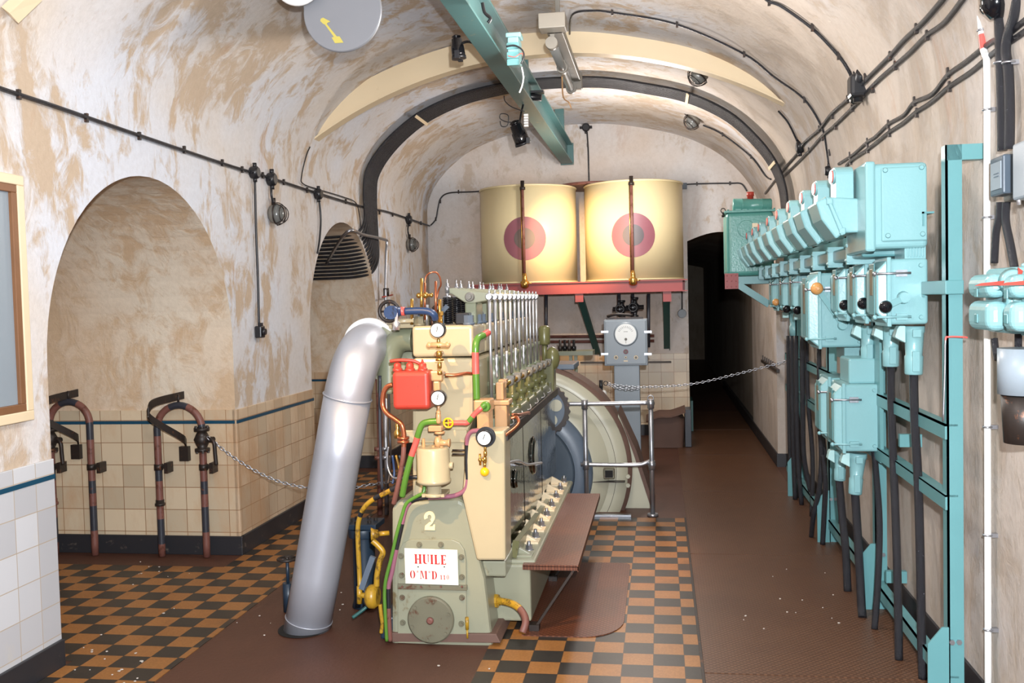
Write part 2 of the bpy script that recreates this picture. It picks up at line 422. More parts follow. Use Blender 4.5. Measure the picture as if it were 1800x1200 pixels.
# vault
mb = MB(); vs = []; fs = []
ys = [Y0, 0, 4, 8, BACK]
for y in ys:
    for x, z in PROF: vs.append((x, y, z))
n = len(PROF)
for i in range(len(ys)-1):
    for k in range(n-1): fs.append((i*n+k, i*n+k+1, (i+1)*n+k+1, (i+1)*n+k))
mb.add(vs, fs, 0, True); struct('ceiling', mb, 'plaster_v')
def yz_wall(x, segs, m=0, mbx=None):
    mbx = mbx or MB()
    for y0, y1, z0, z1 in segs: mbx.add([(x, y0, z0), (x, y1, z0), (x, y1, z1), (x, y0, z1)], [(0, 1, 2, 3)], m)
    return mbx
mb = MB(); ztop = PROF[0][1]
cur = Y0
for a, b in NICHES:
    yz_wall(WL, [(cur, a, 0, ztop)], 0, mb)
    c = (a+b)/2; N = 32
    for i in range(N):
        t0, t1 = PI-PI*i/N, PI-PI*(i+1)/N
        y0, y1 = c+math.cos(t0)*(b-a)/2, c+math.cos(t1)*(b-a)/2; z0, z1 = SPR+math.sin(t0)*RAD, SPR+math.sin(t1)*RAD
        mb.add([(WL, y0, z0), (WL, y1, z1), (WL, y1, ztop), (WL, y0, ztop)], [(0, 1, 2, 3)])
    cur = b
yz_wall(WL, [(cur, BACK, 0, ztop)], 0, mb)
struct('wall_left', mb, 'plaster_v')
for idx, (a, b) in enumerate(NICHES):
    mb = MB(); c = (a+b)/2; prof = [(a, 0), (a, SPR)]+[(c-math.cos(PI*i/28)*(b-a)/2, SPR+math.sin(PI*i/28)*RAD) for i in range(1, 28)]+[(b, SPR), (b, 0)]
    xs = [WL, -4, -5.6]; vs = [(x, y, z) for x in xs for y, z in prof]; n = len(prof)
    fs = [(i*n+k, i*n+k+1, (i+1)*n+k+1, (i+1)*n+k) for i in range(2) for k in range(n-1)]
    mb.add(vs, fs, 0, False)
    mb.add([(-5.6, y, z) for y, z in prof], [list(range(n))])
    struct('wall_niche', mb, 'plaster_n')
# dado tiles, blue bands and skirtings
def dado(y0, y1, x, nm='trim_1', mat='tile_x', zt=1.0):
    mb = MB(); mb.bx(x-.02, x+.012, y0, y1, .12, zt); struct(nm, mb, mat, .003)
    mb = MB(); mb.bx(x, x+.0155, y0+.001, y1-.001, .905, .927); struct('trim_2', mb, 'band')
    mb = MB(); mb.bx(x-.02, x+.028, y0-.0, y1, 0, .13); struct('baseboard_left', mb, 'skirt', .004)
dado(Y0, 4.17, WL, 'trim_1', 'tile_near')
dado(6.18-.012, 7.65, WL)
dado(9.57-.012, BACK, WL)
for y in (6.18, 9.57):
    mb = MB(); mb.bx(-5.6, WL-.001, y-.012, y+.02, .12, 1.0); struct('trim_3', mb, 'tile_y')
    mb = MB(); mb.bx(-5.6, WL+.0, y-.0155, y, .905, .927); struct('trim_4', mb, 'band')
    mb = MB(); mb.bx(-5.6, WL+.028, y-.028, y+.02, 0, .13); struct('baseboard_niche', mb, 'skirt', .004)
# back wall with corridor opening
CX0, CX1 = .34, 1.12
mb = MB(); xs = sorted(set([p[0] for p in PROF]+[CX0, CX1]))
for x0, x1 in zip(xs, xs[1:]):
    z0 = 0
    if x0 >= CX0-1e-6 and x1 <= CX1+1e-6:
        f = lambda x: 2.36+.1*math.sin(PI*min(1, max(0, (x-CX0)/(CX1-CX0))))
        mb.add([(x0, BACK, f(x0)), (x1, BACK, f(x1)), (x1, BACK, vault_z(x1)), (x0, BACK, vault_z(x0))], [(0, 1, 2, 3)])
    elif x0 < CX0: mb.add([(x0, BACK, 0), (x1, BACK, 0), (x1, BACK, vault_z(x1)), (x0, BACK, vault_z(x0))], [(0, 1, 2, 3)])
    else: mb.add([(x0, BACK, 0), (x1, BACK, 0), (x1, BACK, vault_z(x1)), (x0, BACK, vault_z(x0))], [(0, 1, 2, 3)])
struct('wall_back', mb, 'plaster_b')
mb = MB(); mb.bx(WL, CX0, BACK-.012, BACK+.01, .12, 1.0); struct('trim_5', mb, 'tile_y', .003)
mb = MB(); mb.bx(WL, CX0+.005, BACK-.025, BACK+.01, 0, .13); struct('baseboard_back', mb, 'skirt')
# right wall
mb = MB()
yz_wall(WR, [(Y0, 8.72, 0, 2.405), (8.72, 9.68, 2.05, 2.405)], 0, mb)
yz_wall(WR+.9, [(8.72, 9.68, 0, 2.05)], 0, mb)
mb.add([(WR, 8.72, 0), (WR+.9, 8.72, 0), (WR+.9, 8.72, 2.05), (WR, 8.72, 2.05)], [(0, 1, 2, 3)])
mb.add([(WR, 8.72, 2.05), (WR+.9, 8.72, 2.05), (WR+.9, 9.68, 2.05), (WR, 9.68, 2.05)], [(0, 1, 2, 3)])
mb.add([(WR, 9.68, 0), (WR+.9, 9.68, 0), (WR+.9, 9.68, 2.05), (WR, 9.68, 2.05)], [(0, 1, 2, 3)])
mb.bx(CX1, WR+.02, 9.68, BACK+.3, 0, 2.42)
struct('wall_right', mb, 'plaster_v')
mb = MB(); mb.bx(WR-.012, WR+.01, Y0, 8.72, 0, .14); struct('baseboard_right', mb, 'skirt')
mb = MB(); mb.bx(CX1-.012, WR-.02, 9.66, BACK+6, 0, .13); struct('baseboard_corridor', mb, 'skirt')
# corridor
mb = MB(); pr = [(CX0, 0), (CX0, 2.42), (CX0+.1, 2.46), ((CX0+CX1)/2, 2.52), (CX1-.1, 2.46), (CX1+.03, 2.42), (CX1+.03, 0)]
n = len(pr); vs = [(x, y, z) for y in (BACK, 26) for x, z in pr]
mb.add(vs, [(k, k+1, n+k+1, n+k) for k in range(n-1)]); mb.add([(x, 26, z) for x, z in pr], [list(range(n))])
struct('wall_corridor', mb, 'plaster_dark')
# floors
mb = MB(); mb.add([(-5.7, Y0, 0), (2.3, Y0, 0), (2.3, 26, 0), (-5.7, 26, 0)], [(0, 1, 2, 3)]); struct('floor', mb, 'brown')
mb = MB(); mb.bx(-.862, .155, Y0, 7.40, -.01, .003); struct('floor', mb, 'check_r')
mb = MB()
mb.bx(-2.85, -2.31, Y0, 9.5, -.01, .003); mb.bx(-5.5, -2.85, 4.22, 5.86, -.01, .003); mb.bx(-5.5, -2.85, 7.72, 9.3, -.01, .003); struct('floor', mb, 'check_l')
jo = [-3.9, -1.85, .2, 2.25, 4.33, 6.36, 8.42, 10.36, 12.3, 14.3]
for a, b in zip(jo, jo[1:]):
    mb = MB(); mb.bx(.17, 1.235 if b < 9.6 else 1.1, a+.006, b-.006, -.01, .006); struct('floor', mb, 'tread')
mb = MB(); mb.bx(.155, .168, Y0, 7.4, 0, .009); struct('trim_6', mb, 'iron')
mb = MB()
random.seed(3)
for (px, py), q in [((270, 1090), 3), ((205, 1185), 12), ((150, 1160), 9), ((280, 1003), 9), ((480, 1090), 7), ((612, 1053), 4), ((1440, 1080), 6), ((1400, 1020), 5), ((800, 1165), 3), ((1320, 1100), 3)]:
    c = aZ(px, py, .006)
    for _ in range(q):
        x, y = c.x+random.gauss(0, .12), c.y+random.gauss(0, .16); r = random.uniform(.002, .008)
        mb.prism([(x+r*math.cos(a)*random.uniform(.5, 1.4), y+r*math.sin(a), .0062) for a in (0, 1.2, 2.4, 3.6, 5)], (0, 0, .003))
tag(mb.build('plaster_debris', 'flake'), 'small white plaster flakes scattered over the tiled and steel floor', 'debris', kind='stuff')

# ================================================================ GENERIC BUILDERS
def gauge(parent, px, py, Y, r, name='pressure_gauge', rim='black', nrm=(0, -1, 0), flange=0):
    c = aY(px, py, Y); nv = Vector(nrm).normalized()
    g = MB(); g.lathe(c-nv*.03, nv*.045, [(0, r*.85), (.1, r*1.05), (.85, r*1.08), (1, r*1.0)], 24)
    if flange: g.lathe(c-nv*.035, nv*.012, [(0, flange), (1, flange)], 26)
    o = g.build(name, rim, parent)
    d = MB(); d.lathe(c+nv*.0155, nv*.003, [(0, r*.92), (1, r*.92)], 24); d.build('dial', 'dial', o)
    nd = MB(); nd.box(c+nv*.02+Vector((0, 0, r*.18)), (r*.1, .001, r*.8), Matrix.Rotation(random.uniform(-.2, .9), 3, 'Y')); nd.build('needle', 'black', o)
    return o
def wheel(parent, c, nrm, R, r, mat, name='handwheel', spokes=5):
    m = MB(); c = Vector(c); u, v, w = frame(nrm); m.torus(c, nrm, R, r)
    for i in range(spokes):
        a = 2*PI*i/spokes; m.cyl(c, c+u*math.cos(a)*R+v*math.sin(a)*R, r*.6, n=6)
    m.lathe(c-w*r*1.5, w*r*3, [(0, R*.22), (1, R*.22)], 12)
    return m.build(name, mat, parent)
def clips(parent, pts, size=.03, mat='iron', name='cable_clip', nrm=None):
    for p in pts:
        m = MB(); m.box(p, (size*.55, size*.55, size*1.5)); m.build(name, mat, parent)
def wall_cable(name, label, px, r, off=.02, clip=(), mat='cable', cat='cable', group=None, n=6, cs=.03, extra=None):
    P = [surf(x, y, off) for x, y in px]
    if extra: P = P+[Vector(e) for e in extra]
    base = P[0]; m = MB(); m.tube(catmull(P, n), r, 8)
    o = tag(m.build(name, mat, base=base), label, cat, group)
    clips(o, [surf(x, y, off) for x, y in clip], cs)
    return o
def chain(name, label, pts, base):
    """hanging chain: alternating oval links along the curve"""
    P = catmull(pts, 10); L = [0]
    for a, b in zip(P, P[1:]): L.append(L[-1]+(b-a).length)
    def at(s):
        for i in range(len(L)-1):
            if L[i+1] >= s: return P[i]+(P[i+1]-P[i])*((s-L[i])/(L[i+1]-L[i]+1e-9))
        return P[-1]
    m = MB(); step = .027; k = 0; s = 0
    while s < L[-1]-step:
        a, b = at(s), at(s+step); d = (b-a).normalized(); u, v, _ = frame(d); uu = (u if k % 2 else v); c = (a+b)/2
        m.tube([c+d*math.cos(t*2*PI/10)*.019+uu*math.sin(t*2*PI/10)*.009 for t in range(10)], .003, 5, closed=True); s += step; k += 1
    return tag(m.build(name, 'galv', base=base), label, 'chain')
def sag(a, b, s, n=9): return [a+(b-a)*(i/(n-1))-Vector((0, 0, s*4*(i/(n-1))*(1-i/(n-1)))) for i in range(n)]
# stencil letters (unit height 1): quads (x0,x1,z0,z1) or outlines
def crescent(cx, w, th, side):
    out = []
    for i in range(13): a = -PI/2+PI*i/12; out.append((cx+side*math.cos(a)*w, .5+math.sin(a)*.5))
    for i in range(13): a = PI/2-PI*i/12; out.append((cx+side*math.cos(a)*(w-th), .5+math.sin(a)*.46))
    return out
def q(x0, x1, z0, z1): return [(x0, z0), (x1, z0), (x1, z1), (x0, z1)]
GL = {'H': ([q(.05, .25, 0, 1), q(.5, .7, 0, 1), q(.28, .47, .44, .53), q(0, .3, 0, .07), q(0, .3, .93, 1), q(.45, .75, 0, .07), q(.45, .75, .93, 1)], .85),
      'U': ([q(.05, .25, .2, 1), q(.56, .64, .2, 1), [(.05, .2), (.25, .2), (.32, .08), (.45, .05), (.45, 0), (.25, 0), (.1, .08)], q(0, .3, .93, 1), q(.5, .7, .93, 1)], .8),
      'I': ([q(.05, .25, 0, 1), q(0, .3, 0, .07), q(0, .3, .93, 1)], .4),
      'L': ([q(.05, .25, 0, 1), q(0, .3, .93, 1), q(.3, .55, 0, .08), [(.47, .05), (.55, .05), (.55, .3)], q(0, .3, 0, .07)], .66),
      'E': ([q(.05, .25, 0, 1), q(.3, .55, 0, .08), q(.3, .55, .92, 1), [(.47, .05), (.55, .05), (.55, .28)], [(.47, .95), (.55, .95), (.55, .72)], q(.3, .42, .45, .54), q(.4, .44, .35, .65), q(0, .3, 0, .07), q(0, .3, .93, 1)], .66),
      'O': ([crescent(.3, .3, .18, -1), crescent(.36, .3, .18, 1)], .76),
      'M': ([q(.08, .13, 0, 1), [(.13, 1), (.3, 1), (.48, .2), (.42, 0)], [(.46, .1), (.62, 1), (.66, 1), (.49, .2)], q(.68, .86, 0, 1), q(.02, .2, 0, .07), q(.62, .92, 0, .07)], 1.0),
      'D': ([q(.05, .25, 0, 1), crescent(.32, .34, .18, 1), q(0, .3, 0, .07), q(0, .3, .93, 1)], .78),
      '1': ([q(.1, .26, 0, .9), [(0, .75), (.1, .9), (.1, .7)], q(.02, .34, 0, .08)], .45),
      '0': ([crescent(.22, .2, .12, -1), crescent(.26, .2, .12, 1)], .55),
      '"': ([q(.02, .08, .75, 1), q(.14, .2, .75, 1)], .3), ' ': ([], .3)}
def write(mb, text, o, ux, uz, h, n=Vector((0, -1, 0)), sp=.06):
    o, ux, uz = Vector(o), Vector(ux), Vector(uz); x = 0
    for ch in text:
        polys, adv = GL[ch]
        for k, p in enumerate(polys): mb.prism([o+ux*((x+a)*h)+uz*(b*h) for a, b in p], n*(.0012+.00025*k))
        x += adv+sp
    return x*h
# ================================================================ LEFT SIDE
# framed cabinet on near wall
fx = WL+.0
t = thing('display_frame', 'cream painted frame with brown wooden inner moulding on the near left wall', 'frame', (fx, 3.6, 1.25))
def yzframe(m, x0, x1, y0, y1, z0, z1, wd):
    m.bx(x0, x1, y0, y1, z1-wd, z1); m.bx(x0, x1, y0, y1, z0, z0+wd); m.bx(x0, x1, y0, y0+wd, z0+wd, z1-wd); m.bx(x0, x1, y1-wd, y1, z0+wd, z1-wd)
fb, ft = aX(45, 738, fx).z, aX(30, 310, fx).z; fy = aX(38, 500, fx).y
m = MB(); yzframe(m, fx, fx+.035, fy-.8, fy, fb, ft, .045); m.build('outer_frame', 'cream', t, .004)
m = MB(); yzframe(m, fx+.005, fx+.03, fy-.755, fy-.045, fb+.045, ft-.045, .035); m.build('moulding', 'wood', t, .003)
m = MB(); m.bx(fx+.003, fx+.012, fy-.72, fy-.08, fb+.08, ft-.08); m.build('pane', 'grey', t)
# twin curved pipes in the niche
YP = 6.09
def upipe(label, L, R, topL, topy, valve_left, zbase=0.0):
    a = aY(*L, YP); b = aY(*R, YP); cx = (a.x+b.x)/2; R_ = (b.x-a.x)/2; zt = aY(topL, topy, YP).z; zc = zt-R_
    t = thing('vent_pipe', label, 'pipe', (cx, YP, 0))
    arc = [(cx-math.cos(PI*i/16)*R_, YP, zc+math.sin(PI*i/16)*R_) for i in range(17)]
    pts = [(a.x, YP, 0.004), (a.x, YP, .35), (a.x, YP, .7)]+arc+[(b.x, YP, .7), (b.x, YP, .35), (b.x, YP, .004)]
    P = [Vector(pts[0])]
    for p0, p1 in zip(pts, pts[1:]):
        for k in range(1, 5): P.append(Vector(p0).lerp(Vector(p1), k/4))
    m = MB(); m.tube(P, .024, 12, 0, bands=[(.05, 0), (.12, 1), (.22, 0), (.28, 1), (.36, 0), (.41, 1), (.47, 0), (.53, 1), (.60, 0), (.65, 1), (.76, 0), (.82, 1), (.86, 0), (.93, 1), (1, 0)])
    m.build('pipe', ['rust', 'darkpipe'], t)
    m = MB(); m.cyl((cx, YP, zt+.015), (cx, YP, zt+.075), .008, n=8); m.build('pin', 'iron', t)
    for x in (a.x, b.x):
        m = MB(); m.lathe((x, YP, .60), (0, 0, .04), [(0, .03), (1, .03)], 12); m.bx(x-.012, x+.07, YP, YP+.04, .61, .635); m.bx(x+.05, x+.075, YP-.02, YP+.06, .58, .65); m.build('pipe_clamp', 'iron', t)
    xc = b.x if not valve_left else a.x
    m = MB(); m.lathe((xc, YP, .355), (0, 0, .04), [(0, .034), (.4, .034), (.4, .028), (1, .028)], 12); m.build('union', 'rust', t) if valve_left else None
    if not valve_left:
        m = MB(); m.lathe((a.x, YP, .355), (0, 0, .04), [(0, .034), (.4, .034), (.4, .028), (1, .028)], 12); m.build('union', 'iron', t)
    vx = a.x if valve_left else b.x
    m = MB(); z = .80
    m.lathe((vx, YP-.005, z-.07), (0, 0, .16), [(0, .05), (.12, .05), (.13, .03), (.35, .045), (.5, .055), (.65, .045), (.84, .03), (.86, .052), (1, .052)], 16)
    for k in range(6):
        an = k*PI/3; m.hexa((vx+math.cos(an)*.042, YP-.005+math.sin(an)*.042, z-.08), (0, 0, 1), .009, .02)
        m.hexa((vx+math.cos(an)*.042, YP-.005+math.sin(an)*.042, z+.07), (0, 0, 1), .009, .03)
    m.cyl((vx, YP, z+.01), (vx+.09, YP-.02, z+.01), .02); v = m.build('valve', 'iron', t)
    m = MB(); m.tube(catmull([(vx+.07, YP-.03, z+.02), (vx+.10, YP-.035, z-.01), (vx+.105, YP-.035, z-.08), (vx+.11, YP-.035, z-.16)], 5), .013, 8); m.build('lever', 'iron', v)
    return cx
upipe('banded brown and black looped pipe nearest the near wall corner, valve on its left leg', (90, 800), (160, 800), 115, 706, True)
upipe('banded brown and black looped pipe holding the chain, valve on its right leg', (278, 800), (357, 800), 316, 712, False)
for nm, pts in (('left', [(137, 690), (85, 703), (68, 716), (74, 735), (130, 765), (137, 772), (137, 778)]), ('right', [(323, 694), (275, 706), (262, 718), (266, 736), (318, 768), (326, 776), (327, 781)])):
    ys = [6.17, 5.95, 5.86, 5.88, 6.05, 6.15, 6.165]
    P = [aY(x, y, Y) for (x, y), Y in zip(pts, ys)]
    m = MB(); m.strap(catmull(P, 6), (0, 0, 1), .052, .010)
    lab = 'dark steel folded hook bracket over the looped pipe nearest the near wall corner' if nm == 'left' else 'dark steel folded hook bracket over the looped pipe with the chain'
    tag(m.build('hook_bracket', 'iron', base=P[-1]), lab, 'bracket')
    e = P[-1]; m = MB(); m.bx(e.x-.035, e.x+.03, 6.13, 6.172, e.z-.11, e.z-.01); tag(m.build('wall_plate', 'iron', base=(e.x, 6.15, e.z)), 'dark rusted plate in the wall tiles below the ' + ('left' if nm == 'left' else 'right') + ' hook bracket', 'plate')
a = aY(365, 768, 6.05); b = Vector((-1.62, 6.3, .62)); c0 = Vector((-2.2, 6.2, .50))
chain('chain', 'steel chain hanging from the looped pipe behind the silver pipe to the engine', [a, aY(420, 810, 6.1), aY(480, 842, 6.15), aY(540, 857, 6.2), aY(600, 860, 6.3), aY(650, 852, 6.4), aY(690, 846, 6.5)], a)
m = MB(); mm_ = [aY(100, 463, 6.17), aY(200, 459, 6.17), aY(290, 456, 6.17), aY(303, 490, 6.17), aY(308, 520, 6.17), aY(328, 528, 6.17)]
m.tube(catmull(mm_, 5), .004, 6); tag(m.build('cable', 'iron', base=mm_[0]), 'thin dark cable along the niche wall above the looped pipes', 'cable')

# long cable on left wall with boxes, lamps and switch
CB = wall_cable('cable', 'long black cable clipped along the left wall from photo edge to back wall', [(-60, 132), (0, 155), (100, 188), (245, 238), (400, 290), (470, 311), (560, 340), (640, 364), (680, 372), (720, 385), (755, 397)], .011, clip=[(33, 166), (152, 207), (245, 239), (324, 263), (391, 286), (426, 298), (462, 308), (499, 320), (540, 334), (608, 354), (667, 373), (690, 377), (740, 392)])
def jbox(px, py, r=.045, label='', off=.03):
    p = surf(px, py, off); m = MB()
    nrm = Vector((1, 0, 0)) if p.x < -2 else (Vector((-1, 0, 0)) if p.y < 11.5 else Vector((0, -1, 0)))
    m.lathe(p-nrm*.03, nrm*.06, [(0, r*.9), (.2, r), (.8, r), (1, r*.75)], 16)
    t = tag(m.build('junction_box', 'black', base=p), label, 'junction box')
    u, v, w_ = frame(nrm)
    for d in (u, -u, v, -v):
        g = MB(); g.cyl(p+d*r*.8, p+d*r*1.5, r*.33, n=10); g.build('gland', 'black', t)
    return p
jbox(448, 303, .045, 'round black junction box above the drop to the wall switch')
jbox(478, 315, .05, 'round black junction box above the nearer caged wall lamp')
jbox(560, 341, .045, 'black junction box at the near edge of the second arch')
jbox(719, 386, .05, 'black junction box above the farther caged wall lamp')
def xwire(name, label, pts, r, base=None, mat='black'):
    m = MB(); m.tube(catmull(pts, 6), r, 7); return tag(m.build(name, mat, base=pts[0]), label, 'cable')
P = [aX(x, y, WL+.025) for x, y in [(448, 312), (450, 400), (453, 480), (455, 560), (456, 575)]]
c = xwire('cable', 'black cable dropping from junction box to wall switch', P, .009); clips(c, P[1:3], .025)
p = aX(457, 583, WL+.03); m = MB(); m.box(p, (.05, .075, .085)); t = tag(m.build('light_switch', 'black', base=p, bev=.008), 'small black rotary switch at the lower end of the wall cable', 'switch')
m = MB(); m.lathe(p+Vector((.02, 0, 0)), (.025, 0, 0), [(0, .028), (1, .022)], 14); m.build('knob', 'black', t)
m = MB(); m.bx(p.x-.01, p.x+.02, p.y-.012, p.y+.012, p.z+.035, p.z+.065); m.build('gland', 'black', t)
def bulkhead(px, py, label, nrm=(1, 0, 0), s=1.0, off=.05, pos=None):
    p = pos if pos is not None else surf(px, py, off); nv = Vector(nrm).normalized(); u, v, w_ = frame(nv)
    t = thing('caged_lamp', label, 'lamp', p-nv*off)
    m = MB(); m.lathe(p-nv*.05*s, nv*.05*s, [(0, .05*s), (.4, .07*s), (1, .07*s)], 18); m.build('housing', 'greyd', t)
    m = MB(); vs = []; m.ball(p, .06*s, 14, sc=(1, 1, 1.25)); m.build('lamp_glass', 'glass', t)
    for k in range(3):
        m = MB(); a = (k-1)*.55
        m.tube([p+v*math.cos(q_)*.085*s*math.cos(a)+u*math.sin(a)*.075*s+nv*math.sin(q_)*.08*s for q_ in [i*PI/10 for i in range(11)]], .0035*s, 6); m.build('guard_wire', 'iron', t)
    m = MB(); m.torus(p, nv, .075*s, .006*s); m.torus(p+nv*.045*s, nv, .055*s, .0035*s, 20, 6); m.build('guard_ring', 'iron', t)
    m = MB(); m.cyl(p+v*.07*s-nv*.02, p+v*.12*s-nv*.02, .016*s, n=10); m.build('gland', 'iron', t)
    return p
P = bulkhead(486, 376, 'caged oval bulkhead lamp on the left wall between the arches')
xwire('cable', 'short black drop to the nearer caged wall lamp', [aX(478, 322, WL+.025), aX(477, 340, WL+.03), aX(480, 356, WL+.03)], .009)
P = bulkhead(723, 430, 'caged oval bulkhead lamp far along the left wall near the back')
xwire('cable', 'short black drop to the farther caged wall lamp', [aX(718, 394, WL+.025), aX(717, 405, WL+.03), aX(719, 416, WL+.03)], .009)
xwire('cable', 'black cable dropping beside the edge of the second arch', [aX(561, 350, WL+.02), aX(564, 385, WL+.02), aX(562, 420, WL+.02), aX(558, 445, WL+.02)], .009)
wall_cable('cable', 'thin cable curving from the cream arched beam down to the left wall cable', [(545, 258), (538, 275), (530, 310), (533, 323), (560, 333), (600, 345), (625, 356), (632, 380), (634, 405)], .005)
# cables entering the second niche, running up over the vault
AY = 9.32
L0 = [(-2.75, 2.6)]
arc_out = [(-2.832, 2.35), (-2.835, 2.793), (-2.796, 3.016), (-2.6, 3.27), (-2.3, 3.50), (-1.95, 3.65), (-1.601, 3.73), (-1.154, 3.775), (-.553, 3.76), (-.124, 3.68), (.299, 3.565), (.663, 3.37), (.919, 3.12), (1.071, 2.9), (1.145, 2.7), (1.17, 2.5), (1.175, 2.3)]
NB = 12
for k in range(NB):
    Y = AY-.2+.036*k; pts = []
    for x, z in arc_out: pts.append(Vector((x, Y, z)))
    zl = 2.35-.035*k; yn = 8.61+.96*math.sqrt(1-((zl-SPR)/RAD)**2)-.03
    lead = [Vector((-4.6, yn, zl)), Vector((-3.7, yn, zl)), Vector((-3.25, yn, zl)), Vector((-3.02, yn, zl+.01)), Vector((-2.88, (yn*2+Y)/3, zl+.05)), Vector((-2.835, Y, zl+.18))]
    m = MB(); m.tube(catmull(lead+[p for p in pts if p.z > zl+.3 or p.x > 0], 6), .0135, 8)
    tag(m.build('cable', 'cable', base=pts[2]), 'thick black cable in the bundle arching over the vault from the second niche', 'cable', 'cables bundled over the vault')
m = MB()
for i in (4, 7, 10, 13):
    x, z = arc_out[i]; d = Vector((-.85-x, 0, 2.2-z)).normalized(); m2 = MB(); m2.box(Vector((x, AY, z))+d*.018, (.03, .46, .008), Matrix.Rotation(math.atan2(d.x, d.z), 3, 'Y'))
    tag(m2.build('cable_clamp', 'cream', base=(x, AY, z)), 'small cream strap clamping the cable bundle to the vault', 'clamp', 'straps on the cable bundle')
t = thing('grey_conduit', 'grey conduit leaving the second arch, bending down the left wall behind the engine', 'conduit', (-2.8, 9.6, 0))
P = [Vector((-3.3, 9.3, 2.12)), aX(610, 408, -2.83), aX(640, 413, -2.80), aX(676, 421, -2.8), aX(680, 427, -2.8), aX(679, 445, -2.8), aX(678, 500, -2.8), aX(679, 560, -2.8)]
e = P[-1]; P.append(Vector((e.x, e.y, .05)))
m = MB(); m.tube(catmull(P, 6), .016, 8); m.build('pipe', 'galv', t)
m = MB(); m.lathe(aX(679, 520, -2.8), (0, 0, .08), [(0, .03), (1, .03)], 10); m.build('coupling', 'iron', t)
m = MB(); m.cyl(aX(672, 522, -2.8), aX(690, 518, -2.79), .008, n=6); m.build('tap_handle', 'red', t)
# vertical pipes standing behind the silver pipe
for (px, lab, mt, r) in ((664, 'thin brown rusty pipe rising behind the engine left side', 'rust', .022), (676, 'thin pale grey pipe rising behind the engine left side', 'galv', .018)):
    b0 = aZ(px+4, 905, 0); m = MB(); top = aY(px, 640 if mt == 'rust' else 700, b0.y); m.tube([Vector((b0.x, b0.y, .004)), Vector((top.x, b0.y, top.z*.5)), Vector((top.x, b0.y, top.z))], r, 10)
    for zz in (.45, .52): m.lathe((b0.x, b0.y, zz), (0, 0, .03), [(0, r*1.4), (1, r*1.4)], 10)
    tag(m.build('standpipe', mt, base=(b0.x, b0.y, 0)), lab, 'pipe')
# ================================================================ OVERHEAD
# cream arched beam
YA = 7.75
def arcpts(x0, x1, z_end, z_top, n=40):
    cx = (x0+x1)/2; h = (x1-x0)/2; s = z_top-z_end; R = (h*h+s*s)/(2*s); cz = z_top-R
    A = math.asin(h/R); return [(cx+R*math.sin(-A+2*A*i/n), cz+R*math.cos(-A+2*A*i/n)) for i in range(n+1)], (cx, cz, R)
inn, (ax_, az_, aR) = arcpts(-2.95, 1.25, 3.0, 3.665)
m = MB(); vs = []
out = [(ax_+(x-ax_)*(aR+.19)/aR, az_+(z-az_)*(aR+.19)/aR) for x, z in inn]
for y in (YA, YA+.02): vs += [(x, y, z) for x, z in inn]+[(x, y, z) for x, z in out]
N = len(inn); fs = []
for i in range(N-1):
    fs += [(i, i+1, N+i+1, N+i), (2*N+i, 2*N+i+1, 3*N+i+1, 3*N+i), (i, i+1, 2*N+i+1, 2*N+i)]
m.add(vs, fs)
t = thing('arched_beam', 'cream painted steel beam arching across the vault ahead of the cables', 'beam', (ax_, YA, 3.0))
m.build('web', 'cream', t)
m = MB(); vs = []
for (x, z) in inn:
    for y in (YA-.03, YA+.09):
        for o in (0, -.012): vs.append((ax_+(x-ax_)*(aR+o)/aR, y, az_+(z-az_)*(aR+o)/aR))
fs = []
for i in range(N-1): b = i*4; fs += [(b, b+4, b+6, b+2), (b+1, b+3, b+7, b+5), (b, b+1, b+5, b+4), (b+2, b+6, b+7, b+3)]
m.add(vs, fs); m.build('flange', 'cream', t)
# green crane beam
t = thing('overhead_beam', 'long green steel I beam hanging under the vault above the engine', 'beam', (-1.13, 4, 3.4))
ZB = 3.33; XB = -1.08
m = MB(); m.bx(XB-.07, XB+.07, -1.5, 11.72, ZB, ZB+.015); m.build('flange', 'beam', t, .003)
m = MB(); m.bx(XB-.07, XB+.07, -1.5, 11.72, ZB+.225, ZB+.24); m.build('flange', 'beam', t, .003)
m = MB(); m.bx(XB-.006, XB+.006, -1.5, 11.72, ZB+.01, ZB+.23); m.build('web', 'beam', t)
m = MB(); m.bx(XB-.08, XB+.08, 11.70, 11.73, ZB-.01, ZB+.25); m.build('end_stop', 'beam', t, .003)
for y in (1.5, 4.6, 7.9, 10.9):
    m = MB(); zz = vault_z(XB); m.bx(XB-.05, XB+.05, y-.03, y+.03, ZB+.24, zz+.01); m.build('hanger', 'beam', t)
# fluorescent fixture
p0 = aZ(968, 52, 3.52); p1 = aZ(1019, 140, 3.52)
x0 = p0.x+.02
t = thing('fluorescent_lamp', 'grey fluorescent light fixture with clear tube hanging right of the green beam', 'lamp', (x0, (p0.y+p1.y)/2, 3.5))
m = MB(); m.bx(x0-.05, x0+.06, p0.y, p1.y, 3.5, 3.56); m.bx(x0-.09, x0+.09, p0.y-.12, p0.y+.03, 3.5, 3.60); m.bx(x0-.06, x0+.07, p1.y-.03, p1.y+.03, 3.44, 3.58); m.build('housing', 'greyd', t, .006)
m = MB(); m.cyl((x0-.02, p0.y+.03, 3.44), (x0-.02, p1.y, 3.44), .032, n=14); m.build('tube', 'glass', t)
for y in (p0.y+.05, p1.y-.05, (p0.y+p1.y)/2):
    m = MB(); m.cyl((x0-.02, y-.03, 3.44), (x0-.02, y+.03, 3.44), .042, n=14); m.bx(x0-.03, x0, y-.012, y+.012, 3.45, 3.52); m.build('tube_holder', 'greyd', t)
for y in (p0.y+.3, p1.y-.3):
    m = MB(); m.bx(x0-.015, x0+.015, y-.015, y+.015, 3.55, vault_z(x0)+.01); m.build('hanger', 'greyd', t)
